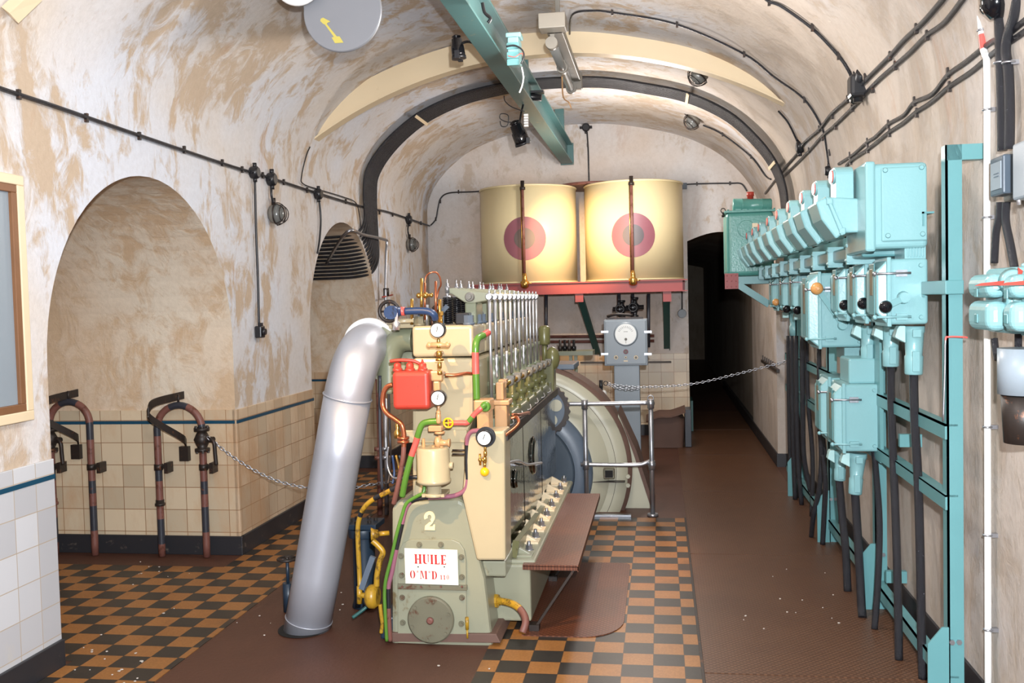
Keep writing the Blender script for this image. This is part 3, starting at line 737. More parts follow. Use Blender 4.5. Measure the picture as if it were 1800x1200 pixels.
m = MB(); m.tube(catmull([Vector((x0-.04, p1.y-.6, 3.42)), aY(990, 170, p1.y-.4), aY(1000, 180, p1.y-.3), aY(1004, 190, p1.y-.3)], 5), .006, 6); tag(m.build('cable', 'peach', base=(x0-.04, p1.y-.6, 3.42)), 'short pale loose cable end dangling below the fluorescent fixture', 'cable')
# spotlights on the beam
def spot(px, py, Y, d, L, r, label, hang):
    c = aY(px, py, Y); d = Vector(d).normalized()
    t = thing('spotlight', label, 'spotlight', c)
    m = MB(); m.lathe(c-d*L*.5, d*L, [(0, r*.3), (.06, r*.7), (.12, r*.72), (.13, r*.6), (.18, r*.6), (.19, r*.8), (.5, r*.85), (.52, r), (.9, r*1.05), (1, r*1.05)], 18); m.build('housing', 'blackgloss', t)
    m = MB(); m.lathe(c+d*L*.49, d*.02, [(0, r*1.1), (1, r*1.15)], 18); m.build('rim', 'black', t)
    m = MB(); m.tube(catmull([c, (c+Vector(hang))/2+Vector((0, 0, .02)), Vector(hang)], 4), .009, 8); m.build('bracket', 'blackgloss', t)
    u, v, _ = frame(d)
    for s_ in (-1, 1):
        m = MB(); m.box(c+d*L*.5+u*s_*r*1.25, (.03, .03, .05)); m.build('barn_door', 'black', t)
    return t, c
spot(804, 80, 6.2, (.1, .05, -1), .135, .042, 'small black spotlight left of the green beam near the cream arch', (XB-.06, 6.2, ZB+.03))
spot(911, 231, 8.0, (.35, .35, -1), .19, .062, 'black spotlight with looped wires below the green beam, in front of the back wall', (XB-.02, 8.05, ZB))
P = [aY(925, 197, 8.0), aY(905, 190, 8.0), aY(885, 175, 8.0), aY(888, 168, 8.0)]
for pp, lab in (([(922, 196), (900, 188), (888, 178), (886, 168)], 'thin black wire looping from the green beam to the lower spotlight'), ([(905, 215), (890, 214), (879, 208), (881, 200), (893, 203), (892, 220), (882, 222), (879, 213)], 'tight coil of thin black wire beside the lower spotlight')):
    P = [aY(x, y, 8.0) for x, y in pp]; m = MB(); m.tube(catmull(P, 6), .0045, 6); tag(m.build('wire', 'black', base=P[0]), lab, 'wire')
m = MB(); c = aY(925, 212, 8.0)
for i in range(5): m.box(c+Vector((0, 0, .045-.022*i)), (.035, .03, .016))
tag(m.build('terminal_strip', 'white', base=c), 'white terminal strip hanging beside the lower spotlight', 'terminal strip')
c = aY(932, 169, 8.4); m = MB(); m.cyl(c-Vector((.1, 0, -.01)), c+Vector((.1, 0, -.02)), .03); m.box(c+Vector((.02, 0, .03)), (.2, .08, .02)); tag(m.build('ballast_tube', 'black', base=c), 'black cylindrical lamp unit clipped under the green beam', 'lamp unit')
c = aY(905, 92, 6.35)
t = thing('terminal_box', 'turquoise terminal box with red and black wires fixed to the green beam', 'box', c)
m = MB(); m.box(c, (.07, .16, .16)); m.box(c+Vector((0, 0, .10)), (.1, .12, .03)); m.build('body', 'cyan', t, .006)
for i, (dy, dz) in enumerate(((-.085, .02), (-.085, -.04), (-.085, -.085))):
    m = MB(); m.box(c+Vector((.0, dy, dz)), (.08, .02, .04)); m.build('cover', 'cyan_d', t, .003)
P = [aY(x, y, 6.25) for x, y in ((917, 118), (920, 135), (918, 150), (913, 163))]; m = MB(); m.tube(catmull(P, 5), .005, 6); m.build('lead', 'white', t)
P = [aY(x, y, 6.22) for x, y in ((890, 82), (905, 80), (918, 88), (921, 100), (916, 112))]; m = MB(); m.tube(catmull(P, 5), .006, 6); m.build('lead', 'black', t)
P = [aY(x, y, 6.22) for x, y in ((893, 98), (905, 100), (915, 94), (921, 96))]; m = MB(); m.tube(catmull(P, 5), .003, 6); m.build('lead', 'lamp_red', t)
P = [aY(x, y, 5.3) for x, y in ((848, 5), (852, 22), (862, 32), (858, 40))]; m = MB(); m.tube(catmull(P, 5), .01, 6); tag(m.build('cable', 'black', base=P[0]), 'short black cable loop on the near end of the green beam', 'cable')
# ducts top left
c = aY(602, 20, 5.2)
t = thing('ventilation_duct', 'wide grey capped duct under the vault with a yellow arrow on its end', 'duct', c)
R_ = 72*5.2/FPX
m = MB(); dv = surf(602, 10, -.02)-c; pth = [c+dv.normalized()*.12, c+dv*.33, c+dv*.66, c+dv]; m.tube(catmull(pth, 6), R_*.97, 40); m.build('duct_body', 'grey', t)
m = MB(); m.lathe(c+Vector((0, -.012, 0)), (0, .02, 0), [(0, R_*.985), (.5, R_*1.015), (1, R_*1.015)], 48); cap = m.build('end_cap', 'gcap' if 'gcap' in MATS else 'grey', t)
m = MB(); yy = c.y-.0135
def pA(x, y): p = aY(x, y, yy); return p
arrow = [pA(564, 33), pA(568, 31), pA(581, 38), pA(576, 40), pA(574.5, 42), pA(592, 64), pA(597, 64), pA(604, 75), pA(589, 76), pA(583, 66), pA(587, 65), pA(571, 43), pA(568, 42), pA(563, 37)]
m.prism(arrow, (0, -.0015, 0)); m.build('arrow', 'arrow_y', cap)
c = aY(524, -36, 5.13); m = MB(); r2 = 46*5.13/FPX
dv = surf(527, -40, -.02)-c; pth = [c+dv.normalized()*.08, c+dv*.33, c+dv*.66, c+dv]; m.tube(catmull(pth, 5), r2, 30)
t = thing('small_duct', 'round duct with pale blue-white end cap, cut by the top photo edge', 'duct', c); m.build('duct_body', 'grey', t)
m = MB(); m.lathe(c+Vector((0, -.015, 0)), (0, .02, 0), [(0, r2*.96), (.5, r2*1.03), (1, r2*1.03)], 36); m.build('end_cap', 'white', t)
# bit of fixture at the top left corner
P = [surf(x, y, .02) for x, y in ((2, 12), (18, 30), (60, -10), (44, -25))]
m = MB(); m.prism([P[0], P[1], P[2], P[3]], (.06, -.03, -.04)); tag(m.build('ceiling_fixture', 'cream', base=P[0]), 'pale fixture end on the vault in the top left corner of the photo', 'fixture')
# vault cables right
wall_cable('cable', 'thin cable running over the vault from the fluorescent fixture to the right wall', [(1001, 70), (1003, 35), (1012, 22), (1040, 19), (1076, 22), (1190, 43), (1308, 95), (1360, 135), (1414, 175), (1445, 225), (1453, 262), (1457, 290)], .008, clip=[(1076, 22), (1190, 43), (1308, 95), (1414, 175), (1458, 268)])
wall_cable('cable', 'cable curving from the top photo edge down to the vault junction box', [(1340, -8), (1352, 3), (1375, 12), (1430, 52), (1473, 97), (1492, 125), (1498, 140)], .009, clip=[(1352, 3), (1428, 48), (1474, 98)])
wall_cable('cable', 'thin cable from the far vault lamp down to the cable bundle', [(1236, 220), (1270, 236), (1320, 275), (1345, 308), (1355, 315)], .009, clip=[(1270, 236), (1320, 275)])
wall_cable('cable', 'thin cable from the end of the cream arched beam to the wall fitting', [(1368, 195), (1385, 215), (1400, 245), (1404, 255)], .008)
wall_cable('cable', 'upper thick cable of the upper pair on the right vault, through the junction box', [(1680, -30), (1650, 8), (1620, 42), (1590, 70), (1565, 98), (1535, 128), (1515, 148), (1490, 175), (1462, 200), (1440, 228), (1415, 250), (1400, 272), (1380, 295), (1345, 340)], .0125, clip=[(1611, 50), (1565, 98), (1521, 136), (1490, 174), (1463, 203), (1440, 226)])
wall_cable('cable', 'lower thick cable of the upper pair on the right vault', [(1712, -30), (1690, 2), (1660, 40), (1630, 62), (1600, 92), (1575, 114), (1540, 145), (1500, 188), (1468, 220), (1445, 240), (1420, 268), (1388, 300), (1375, 312)], .012, clip=[(1630, 62), (1574, 115), (1534, 156), (1498, 190), (1469, 222), (1446, 242), (1422, 264)])
wall_cable('cable', 'upper thick cable of the lower pair on the right wall', [(1830, 15), (1800, 38), (1770, 62), (1742, 75), (1700, 108), (1667, 132), (1640, 165), (1608, 180), (1590, 202), (1563, 218), (1540, 240), (1525, 250), (1500, 272), (1475, 288)], .012, clip=[(1667, 128), (1608, 178), (1562, 218), (1525, 249), (1494, 273)])
wall_cable('cable', 'lower thick cable of the lower pair on the right wall', [(1830, 35), (1800, 57), (1770, 78), (1745, 95), (1710, 125), (1670, 152), (1640, 178), (1610, 198), (1590, 215), (1563, 233), (1542, 250), (1525, 263), (1500, 280), (1488, 292)], .012, clip=[(1670, 152), (1612, 198), (1564, 233), (1526, 262), (1496, 283)])
p = surf(1508, 152, .04); t = tag(MB().box(p, (.10, .13, .13)).build('junction_box', 'black', base=p, bev=.02), 'large black junction box on the right vault between the upper pair of cables', 'junction box')
m = MB(); m.cyl(p+Vector((.0, -.1, .06)), p+Vector((0, .1, -.06)), .03, n=10); m.cyl(p+Vector((0, 0, .1)), p-Vector((0, 0, .09)), .026, n=10); m.build('gland', 'black', t)
jbox(1406, 258, .05, 'rusty brown round wall fitting near the right end of the cream beam')
jbox(1457, 300, .035, 'small black cable gland box above the nearest red indicator box')
jbox(1030, 224, .05, 'flat black junction box at the crown above the back wall', .03)
for px, py, lab in ((1217, 213, 'caged glass lamp on the right vault beyond the cable bundle'), (1228, 132, 'caged lamp on the right vault between cream beam and cable bundle')):
    p = surf(px, py, .05); d = Vector((-.85-p.x, 0, 2.2-p.z)).normalized(); bulkhead(px, py, lab, (d.x, d.y, d.z), 1.1, .05, p)
# back wall cables
yb = BACK-.02
def bcable(label, px, r=.009, clip=()):
    P = [aY(x, y, yb) for x, y in px]; o = xwire('cable', label, P, r); clips(o, [aY(x, y, yb) for x, y in clip], .03)
bcable('thin cable rising from the left wall and running to the left tank top', [(757, 396), (766, 385), (770, 365), (775, 348), (790, 339), (830, 337), (872, 334)], .009, [(766, 385), (774, 354), (806, 337)])
bcable('black cable dropping from the crown junction box behind the tanks', [(1032, 232), (1034, 262), (1035, 300), (1036, 340)], .009, [(1033, 255), (1035, 300)])
bcable('thin cable from the right tank over the corridor to the red capped green tank', [(1190, 325), (1225, 323), (1283, 322), (1303, 323), (1313, 336)], .009, [(1225, 323), (1283, 322)])
m = MB(); c = aY(1200, 327, yb-.03); m.box(c, (.1, .06, .07)); tag(m.build('junction_box', 'bluedk', base=c), 'small blue junction box on the back wall at the right tank rim', 'junction box')
c = aY(1199, 551, yb-.03); m = MB(); m.lathe(c+Vector((0, .03, 0)), (0, -.06, 0), [(0, .055), (1, .05)], 16); t = tag(m.build('wall_switch', 'black', base=c), 'round black switch hanging on the back wall between the tanks and corridor', 'switch')
m = MB(); m.cyl(c+Vector((0, .02, .05)), aY(1199, 505, yb), .008, n=8); m.build('cable_drop', 'black', t)
for i, y in enumerate((592, 601)):
    m = MB(); m.tube([aY(930, y, yb-.03), aY(1063, y-1, yb-.03), aY(1150, y-2, yb-.03)], .018, 8); tag(m.build('wall_pipe', 'rust', base=aY(930, y, yb)), ('upper' if i == 0 else 'lower') + ' of the two brown pipes along the back wall behind the gauge cabinet', 'pipe')
m = MB(); m.tube([aY(1020, 637, yb-.03), aY(1180, 636, yb-.03)], .012, 8); tag(m.build('wall_pipe', 'galv', base=aY(1020, 637, yb)), 'thin pale rod along the back wall tiles behind the gauge cabinet', 'pipe')

# ================================================================ TANKS
YT, RTK = 11.3, .563
tz0, tz1 = 1.885, 2.985
def tank(cx, label, px, dark):
    t = thing('fuel_tank', label, 'tank', (cx, YT, tz0))
    m = MB(); m.lathe((cx, YT, tz0), (0, 0, tz1-tz0), [(0, RTK), (1, RTK)], 64); m.build('tank_shell', 'tank', t)
    m = MB(); m.torus((cx, YT, tz1), (0, 0, 1), RTK, .012, 56, 6); m.torus((cx, YT, tz0+.01), (0, 0, 1), RTK, .010, 56, 6); m.build('rim', 'tank', t)
    yf = YT-RTK
    cc = aY(px[0], px[1], yf)
    a0 = math.asin(max(-1, min(1, (cc.x-cx)/RTK)))
    for rr, off, mt, nm in ((.245, .003, 'ring', 'roundel'), (.118, .006, dark, 'roundel_centre')):
        m = MB(); vs = []; K = 40; J = 6
        for j in range(J+1):
            r = rr*j/J
            for k in range(K):
                an = 2*PI*k/K; th = a0+math.cos(an)*r/RTK; vs.append((cx+math.sin(th)*(RTK+off), YT-math.cos(th)*(RTK+off), cc.z+math.sin(an)*r))
        m.add(vs, [(j*K+k, j*K+(k+1) % K, (j+1)*K+(k+1) % K, (j+1)*K+k) for j in range(J) for k in range(K)], 0, True); m.build(nm, mt, t)
    gx = aY(px[0]-2, 400, yf-.05); x = gx.x
    m = MB(); m.tube([(x, yf-.05, tz0+.06), (x, yf-.05, tz1+.01)], .016, 10); m.build('sight_tube', 'rust', t)
    m = MB(); m.tube([(x-.022, yf-.045, tz0+.06), (x-.022, yf-.045, tz1-.02)], .006, 6); m.build('guard_rod', 'brass', t)
    m = MB(); m.lathe((x, yf-.05, tz1-.06), (0, 0, .1), [(0, .032), (.3, .032), (.31, .02), (1, .022)], 12); m.cyl((x, yf-.05, tz1-.04), (x, yf+.02, tz1-.04), .018); m.build('top_fitting', 'iron', t)
    m = MB(); m.lathe((x, yf-.05, tz0-.06), (0, 0, .17), [(0, .02), (.1, .045), (.45, .05), (.5, .03), (.7, .028), (1, .018)], 14); m.cyl((x, yf-.05, tz0+.04), (x, yf+.02, tz0+.04), .02); m.cyl((x+.02, yf-.06, tz0-.01), (x+.08, yf-.07, tz0), .008, n=6); m.build('level_valve', 'brass', t)
tank(-1.515, 'left cream cylindrical tank with plum roundel and brown centre', (922, 419), 'ring2')
tank(-.285, 'right cream cylindrical tank with plum roundel and dark grey centre', (1113, 413), 'ring2b' if 'ring2b' in MATS else 'ring2')
m = MB(); m.lathe((-.75, 11.45, 3.0), (0, 0, .03), [(0, .42), (1, .42)], 40); tag(m.build('round_plate', 'rust', base=(-.75, 11.45, 3.0)), 'round rusty lid lying across the rims of both cream tanks', 'lid')
t = thing('tank_stand', 'red oxide steel platform with green braces carrying the two cream tanks', 'stand', (-.9, 11.2, 1.8))
yf = YT-RTK-.03
zb1, zb0 = tz0-.002, aY(1100, 514, yf).z
m = MB(); m.bx(-2.12, aY(1200, 505, yf).x, yf-.01, yf+.03, zb0, zb1); m.bx(-2.12, .3, yf-.04, yf+.03, zb1-.012, zb1-.001); m.bx(-2.12, .3, yf-.04, yf+.03, zb0, zb0+.01); m.build('front_beam', 'redbeam', t)
m = MB(); m.bx(-2.12, .3, BACK-.12, BACK-.01, zb0, zb1)
for x in (-2.1, -1.52, -.72, -.29, .2): m.bx(x-.04, x+.04, yf, BACK-.02, zb0, zb1-.004)
m.build('cross_beam', 'redbeam', t)
m = MB(); m.bx(-2.1, .28, yf+.06, BACK-.03, zb1-.012, zb1-.002); m.build('deck', 'iron', t)
for (pa, pb) in (((1017, 515), (1050, 622)), ((1171, 514), (1172, 612))):
    a = aY(*pa, yf+.03); b = aY(*pb, BACK-.03); m = MB(); m.strap([a, b], (1, 0, 0), .07, .012); m.strap([a+Vector((.035, 0, 0)), b+Vector((.035, 0, 0))], (0, 0, 1), .05, .01); m.build('brace', 'brace', t)
    m = MB(); c = a+Vector((.01, 0, 0)); m.bx(c.x-.045, c.x+.045, yf-.012, yf+.0, c.z-.1, c.z+.02); m.build('gusset', 'redbeam', t)
for px in (1088, 1112, 1140, 960):
    c0 = aY(px, 516, yf+.2); c1 = aY(px, 555 if px in (1088, 1112) else 610, yf+.25); m = MB(); m.cyl(c0, c1, .02, n=10)
    tag(m.build('drain_pipe', 'darkpipe', base=c0), {1088: 'dark pipe from the tanks down to the left black valve over the cabinet', 1112: 'dark pipe from the tanks down to the right black valve over the cabinet', 1140: 'dark pipe dropping right of the gauge cabinet behind its valves', 960: 'dark pipe dropping behind the engine rocker end'}[px], 'pipe')
for px, py, s in ((1093, 543, 1), (1116, 540, 1.15)):
    c = aY(px, py, yf+.2); t = thing('valve', 'black cast valve above the gauge cabinet, ' + ('left' if px == 1093 else 'right') + ' of the pair', 'valve', c)
    m = MB(); m.lathe(c-Vector((0, 0, .1*s)), (0, 0, .2*s), [(0, .04), (.12, .04), (.14, .022), (.3, .03), (.42, .055), (.58, .055), (.7, .03), (.86, .022), (.88, .042), (1, .042)], 14); m.cyl(c-Vector((.1, 0, 0)), c+Vector((.1, 0, 0)), .026); m.build('body', 'black', t)
    wheel(t, c+Vector((-.02, -.08, 0)), (0, 1, 0), .045, .008, 'black', spokes=4)
# ================================================================ GAUGE CABINET
YC = 9.45
a = aY(1061, 562, YC); b = aY(1139, 642, YC); pz = aY(1080, 700, YC).x; pz2 = aY(1125, 700, YC).x
t = thing('gauge_cabinet', 'grey-blue steel cabinet with round dial on a pedestal before the back wall', 'cabinet', ((a.x+b.x)/2, YC+.12, 0))
m = MB(); m.bx(a.x, b.x, YC, YC+.26, b.z, a.z); m.build('cabinet_box', 'grey', t, .008)
m = MB(); m.bx(a.x+.015, b.x-.015, YC-.012, YC, b.z+.015, a.z-.015); dr = m.build('cabinet_door', 'grey', t, .005)
m = MB(); m.bx(pz, pz2, YC+.03, YC+.22, .004, b.z+.01); m.build('pedestal', 'grey', t, .006)
m = MB(); m.bx(pz+.02, pz2-.02, YC+.022, YC+.03, .05, b.z-.02); m.build('front_panel', 'grey', t)
for (x, y) in ((1063, 583), (1063, 622), (1139, 583), (1139, 622)):
    c = aY(x, y, YC-.01); m = MB(); m.box(c, (.07, .02, .022)); m.build('hinge', 'galv', t)
c = aY(1100, 587, YC-.015); m = MB(); m.lathe(c+Vector((0, .012, 0)), (0, -.03, 0), [(0, .118), (.6, .118), (1, .108)], 36); gg = m.build('dial_ring', 'grey', t)
m = MB(); m.lathe(c+Vector((0, -.018, 0)), (0, -.003, 0), [(0, .102), (1, .102)], 36); m.build('dial', 'dial', gg)
m = MB()
for i in range(11):
    an = math.radians(25+130*i/10); m.box(c+Vector((math.cos(an)*.07, -.0225, math.sin(an)*.07)), (.003, .001, .02), Matrix.Rotation(-(an-PI/2), 3, 'Y'))
m.bx(c.x-.002, c.x+.002, c.y-.023, c.y-.022, c.z-.09, c.z-.045); m.lathe(c+Vector((0, -.02, -.05)), (0, -.004, 0), [(0, .014), (1, .012)], 12); m.bx(c.x-.02, c.x+.02, c.y-.023, c.y-.022, c.z+.022, c.z+.026); m.build('scale_marks', 'greyd', gg)
for (x, y, mt, r) in ((1100, 618, 'ring', .024), (1083, 628, 'cream', .022), (1118, 628, 'cream', .022), (1100, 628, 'cream', .013)):
    c = aY(x, y, YC-.012); m = MB(); m.lathe(c, (0, -.012, 0), [(0, r), (1, r*.9)], 16); o = m.build('indicator' if mt == 'ring' else 'knob', mt, t)
    m = MB(); m.lathe(c+Vector((0, -.012, 0)), (0, -.01, 0), [(0, r*.55), (1, r*.5)], 12); m.build('cap', 'greyd', o)
m = MB(); c = aY(1100, 634, YC-.013); m.bx(c.x-.02, c.x+.02, c.y-.001, c.y, c.z-.008, c.z+.006); m.build('name_plate', 'cream', t)
m = MB(); m.tube(catmull([Vector((a.x+.03, YC+.1, a.z+.03)), Vector((a.x+.13, YC+.08, a.z+.05)), Vector((a.x+.28, YC+.1, a.z+.035))], 5), .014, 8); m.bx(a.x+.02, b.x-.04, YC+.05, YC+.15, a.z, a.z+.02); m.build('top_pipe', 'iron', t)
# bag/covered box near corridor
t = thing('covered_crate', 'brown slumped cardboard sack standing on the floor left of the corridor', 'sack', aZ(1165, 785))
c0 = aZ(1140, 790); c1 = aZ(1203, 782)
m = MB(); n = 14; vs = []
hx = (c1.x-c0.x)/2; cx_ = (c0.x+c1.x)/2; cy_ = (c0.y+c1.y)/2+.1
for j, (z, s) in enumerate([(0.004, .96), (.1, 1), (.25, 1.02), (.33, 1.0), (.36, .9)]):
    for k in range(24):
        an = 2*PI*k/24; ca, sa = math.cos(an), math.sin(an); e = .35
        x = math.copysign(abs(ca)**e, ca)*hx*s*(1+.03*math.sin(5*an+j)); y = math.copysign(abs(sa)**e, sa)*.17*s; vs.append((cx_+x, cy_+y, z+(.03*math.sin(3*an) if j == 4 else 0)))
fs = [(j*24+k, j*24+(k+1) % 24, (j+1)*24+(k+1) % 24, (j+1)*24+k) for j in range(4) for k in range(24)]+[list(range(96, 120))]
m.add(vs, fs, 0, True); m.build('sack_body', 'sack', t)
m = MB(); P = [(cx_-hx*1.1, cy_-.12, .33), (cx_-hx*.4, cy_-.16, .385), (cx_+.05, cy_-.17, .39), (cx_+hx*1.05, cy_-.15, .44)]
m.strap(catmull(P, 5), (0, 1, .12), .32, .014); m.build('flap', 'sack', t)
m = MB(); m.box((cx_+hx+.04, cy_, .22), (.07, .3, .42)); tag(m.build('dark_board', 'darkpipe', base=(cx_+hx+.04, cy_, 0), bev=.004), 'dark board standing on edge against the right side of the sack', 'board')
m = MB(); p = aX(1213, 735, CX0+.02); m.box((CX0+.03, 12.4, .2), (.03, .5, .38)); tag(m.build('leaning_board', 'brace', base=(CX0+.03, 12.4, 0)), 'blue-green board on the floor just inside the corridor entrance', 'board')
# ================================================================ SILVER EXHAUST PIPE
t = thing('exhaust_pipe', 'large silver metal pipe leaning up from the floor beside the engine', 'pipe', (-1.84, 4.72, 0))
p0 = aZ(540, 1105, 0.0); p1 = aY(611, 697, 4.7); d01 = (p1-p0)
RP = .121
m = MB(); m.tube([p0-d01*.02, p0+d01*.25, p0+d01*.5, p0+d01*.75, p1], RP, 40); m.build('lower_pipe', 'alu', t)
elb = [p1+d01.normalized()*.0, p1+d01.normalized()*.05, aY(624, 643, 4.72), aY(636, 617, 4.80), aY(648, 606, 4.92), aY(660, 603, 5.10)]
m = MB(); m.tube(catmull(elb, 8), RP*.985, 40); m.build('elbow', 'alu', t)
m = MB(); m.torus(p1, d01, RP+.002, .005, 44, 6); m.torus(p0+d01*.045, d01, RP+.001, .003, 44, 6); m.build('clamp_band', 'alu', t)
e = elb[-2]; dn = (elb[-1]-elb[-3]).normalized()
m = MB(); m.lathe(e, dn*.035, [(0, RP+.002), (.05, RP+.016), (.3, RP+.02), (1, RP+.02)], 44); m.build('flange', 'white', t)
m = MB(); m.prism([(p0.x+math.cos(a)*(RP+.016)-.012, p0.y+math.sin(a)*(RP+.03), .0045) for a in [2*PI*i/40 for i in range(40)]], (0, 0, .002)); tag(m.build('floor_opening', 'dark', base=p0), 'dark round floor opening around the foot of the silver pipe', 'opening')

# ================================================================ ENGINE
EY = 4.6
def E_(x, y, dy=0.0): return aY(x, y, EY+dy)
eng = thing('diesel_engine', 'grey-green and cream six cylinder diesel engine marked 2 in the middle of the room', 'engine', (-1.12, 5.8, 0))
def eprism(name, px, dy0, dy1, mat, bev=.006, par=None):
    m = MB(); P = [E_(x, y, dy0) for x, y in px]; m.prism(P[::-1], (0, dy1-dy0, 0)); return m.build(name, mat, par or eng, bev)
crank = eprism('crankcase', [(688, 1140), (688, 893), (698, 880), (806, 878), (818, 884), (852, 1018), (864, 1120), (866, 1140)], 0, 2.55, 'eng', .02)
eprism('mounting_plinth', [(678, 1128), (684, 1112), (872, 1114), (880, 1130)], -.015, 2.6, 'sack', .004)
xr = E_(940, 1030, .2)
m = MB(); m.bx(-.90, -.68, EY+.22, EY+2.45, .05, .345); m.bx(-.90, -.655, EY+.24, EY+2.4, .335, .365); m.build('side_foot', 'eng', eng, .012)
cov = eprism('oil_sump_cover', [(699, 1130), (699, 985), (701, 968), (708, 955), (722, 948), (794, 948), (808, 954), (816, 966), (819, 985), (820, 1130)], -.014, .0, 'eng', .003)
m = MB(); a = E_(699, 1027, -.02); b = E_(821, 1031, -.02); m.bx(a.x, b.x, a.y-.006, a.y+.012, a.z-.022, a.z); m.bx(a.x, b.x, a.y-.004, a.y+.012, a.z-.004, a.z+.004); m.build('cover_ledge', 'eng_d', cov, .002)
for (x, y) in ((737, 957), (775, 957), (705, 977), (811, 979), (706, 1011), (812, 1014), (707, 1050), (812, 1050), (708, 1094), (811, 1096)):
    c = E_(x, y, -.014); m = MB(); m.lathe(c, (0, -.005, 0), [(0, .015), (1, .014)], 14); m.hexa(c+Vector((0, -.005, 0)), (0, -1, 0), .010, .01); m.build('bolt', 'eng_d', cov)
for x in (707, 740, 775, 812):
    c = E_(x, 1031, -.026); m = MB(); m.lathe(c, (0, -.004, 0), [(0, .006), (1, .004)], 8); m.build('rivet', 'rust', cov)
c = E_(758, 1088, -.016); m = MB(); m.lathe(c, (0, -.02, 0), [(0, .117), (.7, .117), (.75, .112), (1, .11)], 48); rc = m.build('round_cover', 'eng_d', eng)
m = MB(); m.lathe(c+Vector((0, -.02, 0)), (0, -.015, 0), [(0, .018), (.6, .018), (1, .01)], 14); m.build('centre_nut', 'rust', rc)
for k in range(6):
    an = math.radians(90+60*k-10); cc = c+Vector((math.cos(an)*.098, -.02, math.sin(an)*.098)); m = MB(); m.hexa(cc, (0, -1, 0), .009, .008); m.build('cover_bolt', 'eng_d', rc)
# sign and numeral
a, b, cc, dd = [E_(x, y, -.03) for x, y in ((711, 963), (804, 966), (806, 1028), (713, 1025))]
m = MB(); m.prism([a, dd, cc, b], (0, -.002, 0)); sg = m.build('sign_plate', 'sign', eng)
sg['label'] = 'cream sign with red stencilled words'
ux = (b-a).normalized(); uz = Vector((0, 0, 1)); uz = (a-dd).normalized()
m = MB(); o = E_(729, 990, -.033); write(m, 'HUILE', o, ux, uz, .047, sp=.03); o = E_(721, 1016, -.033); wd = write(m, 'O"M"D', o, ux, uz, .040, sp=.1); write(m, '110', o+ux*(wd+.008), ux, uz, .024, sp=.2); m.build('lettering', 'ink', sg)
for x in (735, 781):
    m = MB(); m.lathe(E_(x, 996, -.032), (0, -.002, 0), [(0, .004), (1, .003)], 8); m.build('screw', 'iron', sg)
# numeral 2 (round head over a slanting neck and a flat foot)
m = MB(); yy = EY-.002
def P2(x, y): p = aY(600+x/4.285, 860+y/4.285, EY-.001); return p
ring_o = [(665+40*math.cos(a), 205-40*math.sin(a)) for a in [math.radians(v) for v in range(200, -70, -15)]]
ring_i = [(665+14*math.cos(a), 207-15*math.sin(a)) for a in [math.radians(v) for v in range(-70, 201, 15)]]
for i in range(17):
    a0, a1 = math.radians(205-i*15.9), math.radians(205-(i+1)*15.9)
    m.prism([P2(665+42*math.cos(a0), 207-44*math.sin(a0)), P2(665+42*math.cos(a1), 207-44*math.sin(a1)), P2(665+15*math.cos(a1), 207-18*math.sin(a1)), P2(665+15*math.cos(a0), 207-18*math.sin(a0))][::-1], (0, -.0015-.0002*i, 0))
m.prism([P2(690, 236), P2(704, 222), P2(690, 250), P2(664, 276), P2(690, 276), P2(696, 262), P2(708, 262), P2(706, 305), P2(630, 303), P2(632, 272), P2(662, 246)][::-1], (0, -.006, 0))
m.build('numeral', 'cream2', eng)
# block and heads
blk = eprism('cylinder_block', [(724, 880), (724, 629), (832, 629), (832, 735), (822, 760), (822, 880)], .1, 2.4, 'eng_w', .02)
m = MB(); a = E_(700, 875, .05); m.bx(E_(712, 800, .09).x, E_(822, 800, .09).x, EY+.085, EY+.1, E_(760, 778, .085).z, E_(760, 756, .085).z); m.build('block_ledge', 'eng_w', blk, .004)
HZ0, HZ1 = E_(780, 627, .1).z, E_(780, 572, .1).z
HX0, HX1 = E_(724, 600, .1).x, E_(832, 600, .1).x
PIT = .345
cy_y = [EY+.1+PIT*i+.03 for i in range(6)]
for i in range(6):
    y0 = EY+.1+PIT*i+(0 if i == 0 else .008)
    m = MB(); m.bx(HX0, HX1, y0, y0+PIT-.012, HZ0, HZ1); h = m.build('cylinder_head', 'eng_w', eng, .018, seg=3)
    for (dx, dy) in ((.03, .05), (.03, .28), (HX1-HX0-.03, .05), (HX1-HX0-.03, .28)):
        m = MB(); cc = Vector((HX0+dx, y0+dy, HZ1)); m.cyl(cc, cc+Vector((0, 0, .012)), .03); m.hexa(cc+Vector((0, 0, .01)), (0, 0, 1), .026, .038); m.build('head_nut', 'slate' if dx > .1 else 'eng_d', h)
    m = MB(); m.box((HX1-.08, y0+.17, HZ1+.03), (.07, .1, .06)); m.build('valve_bridge', 'black', h, .006)
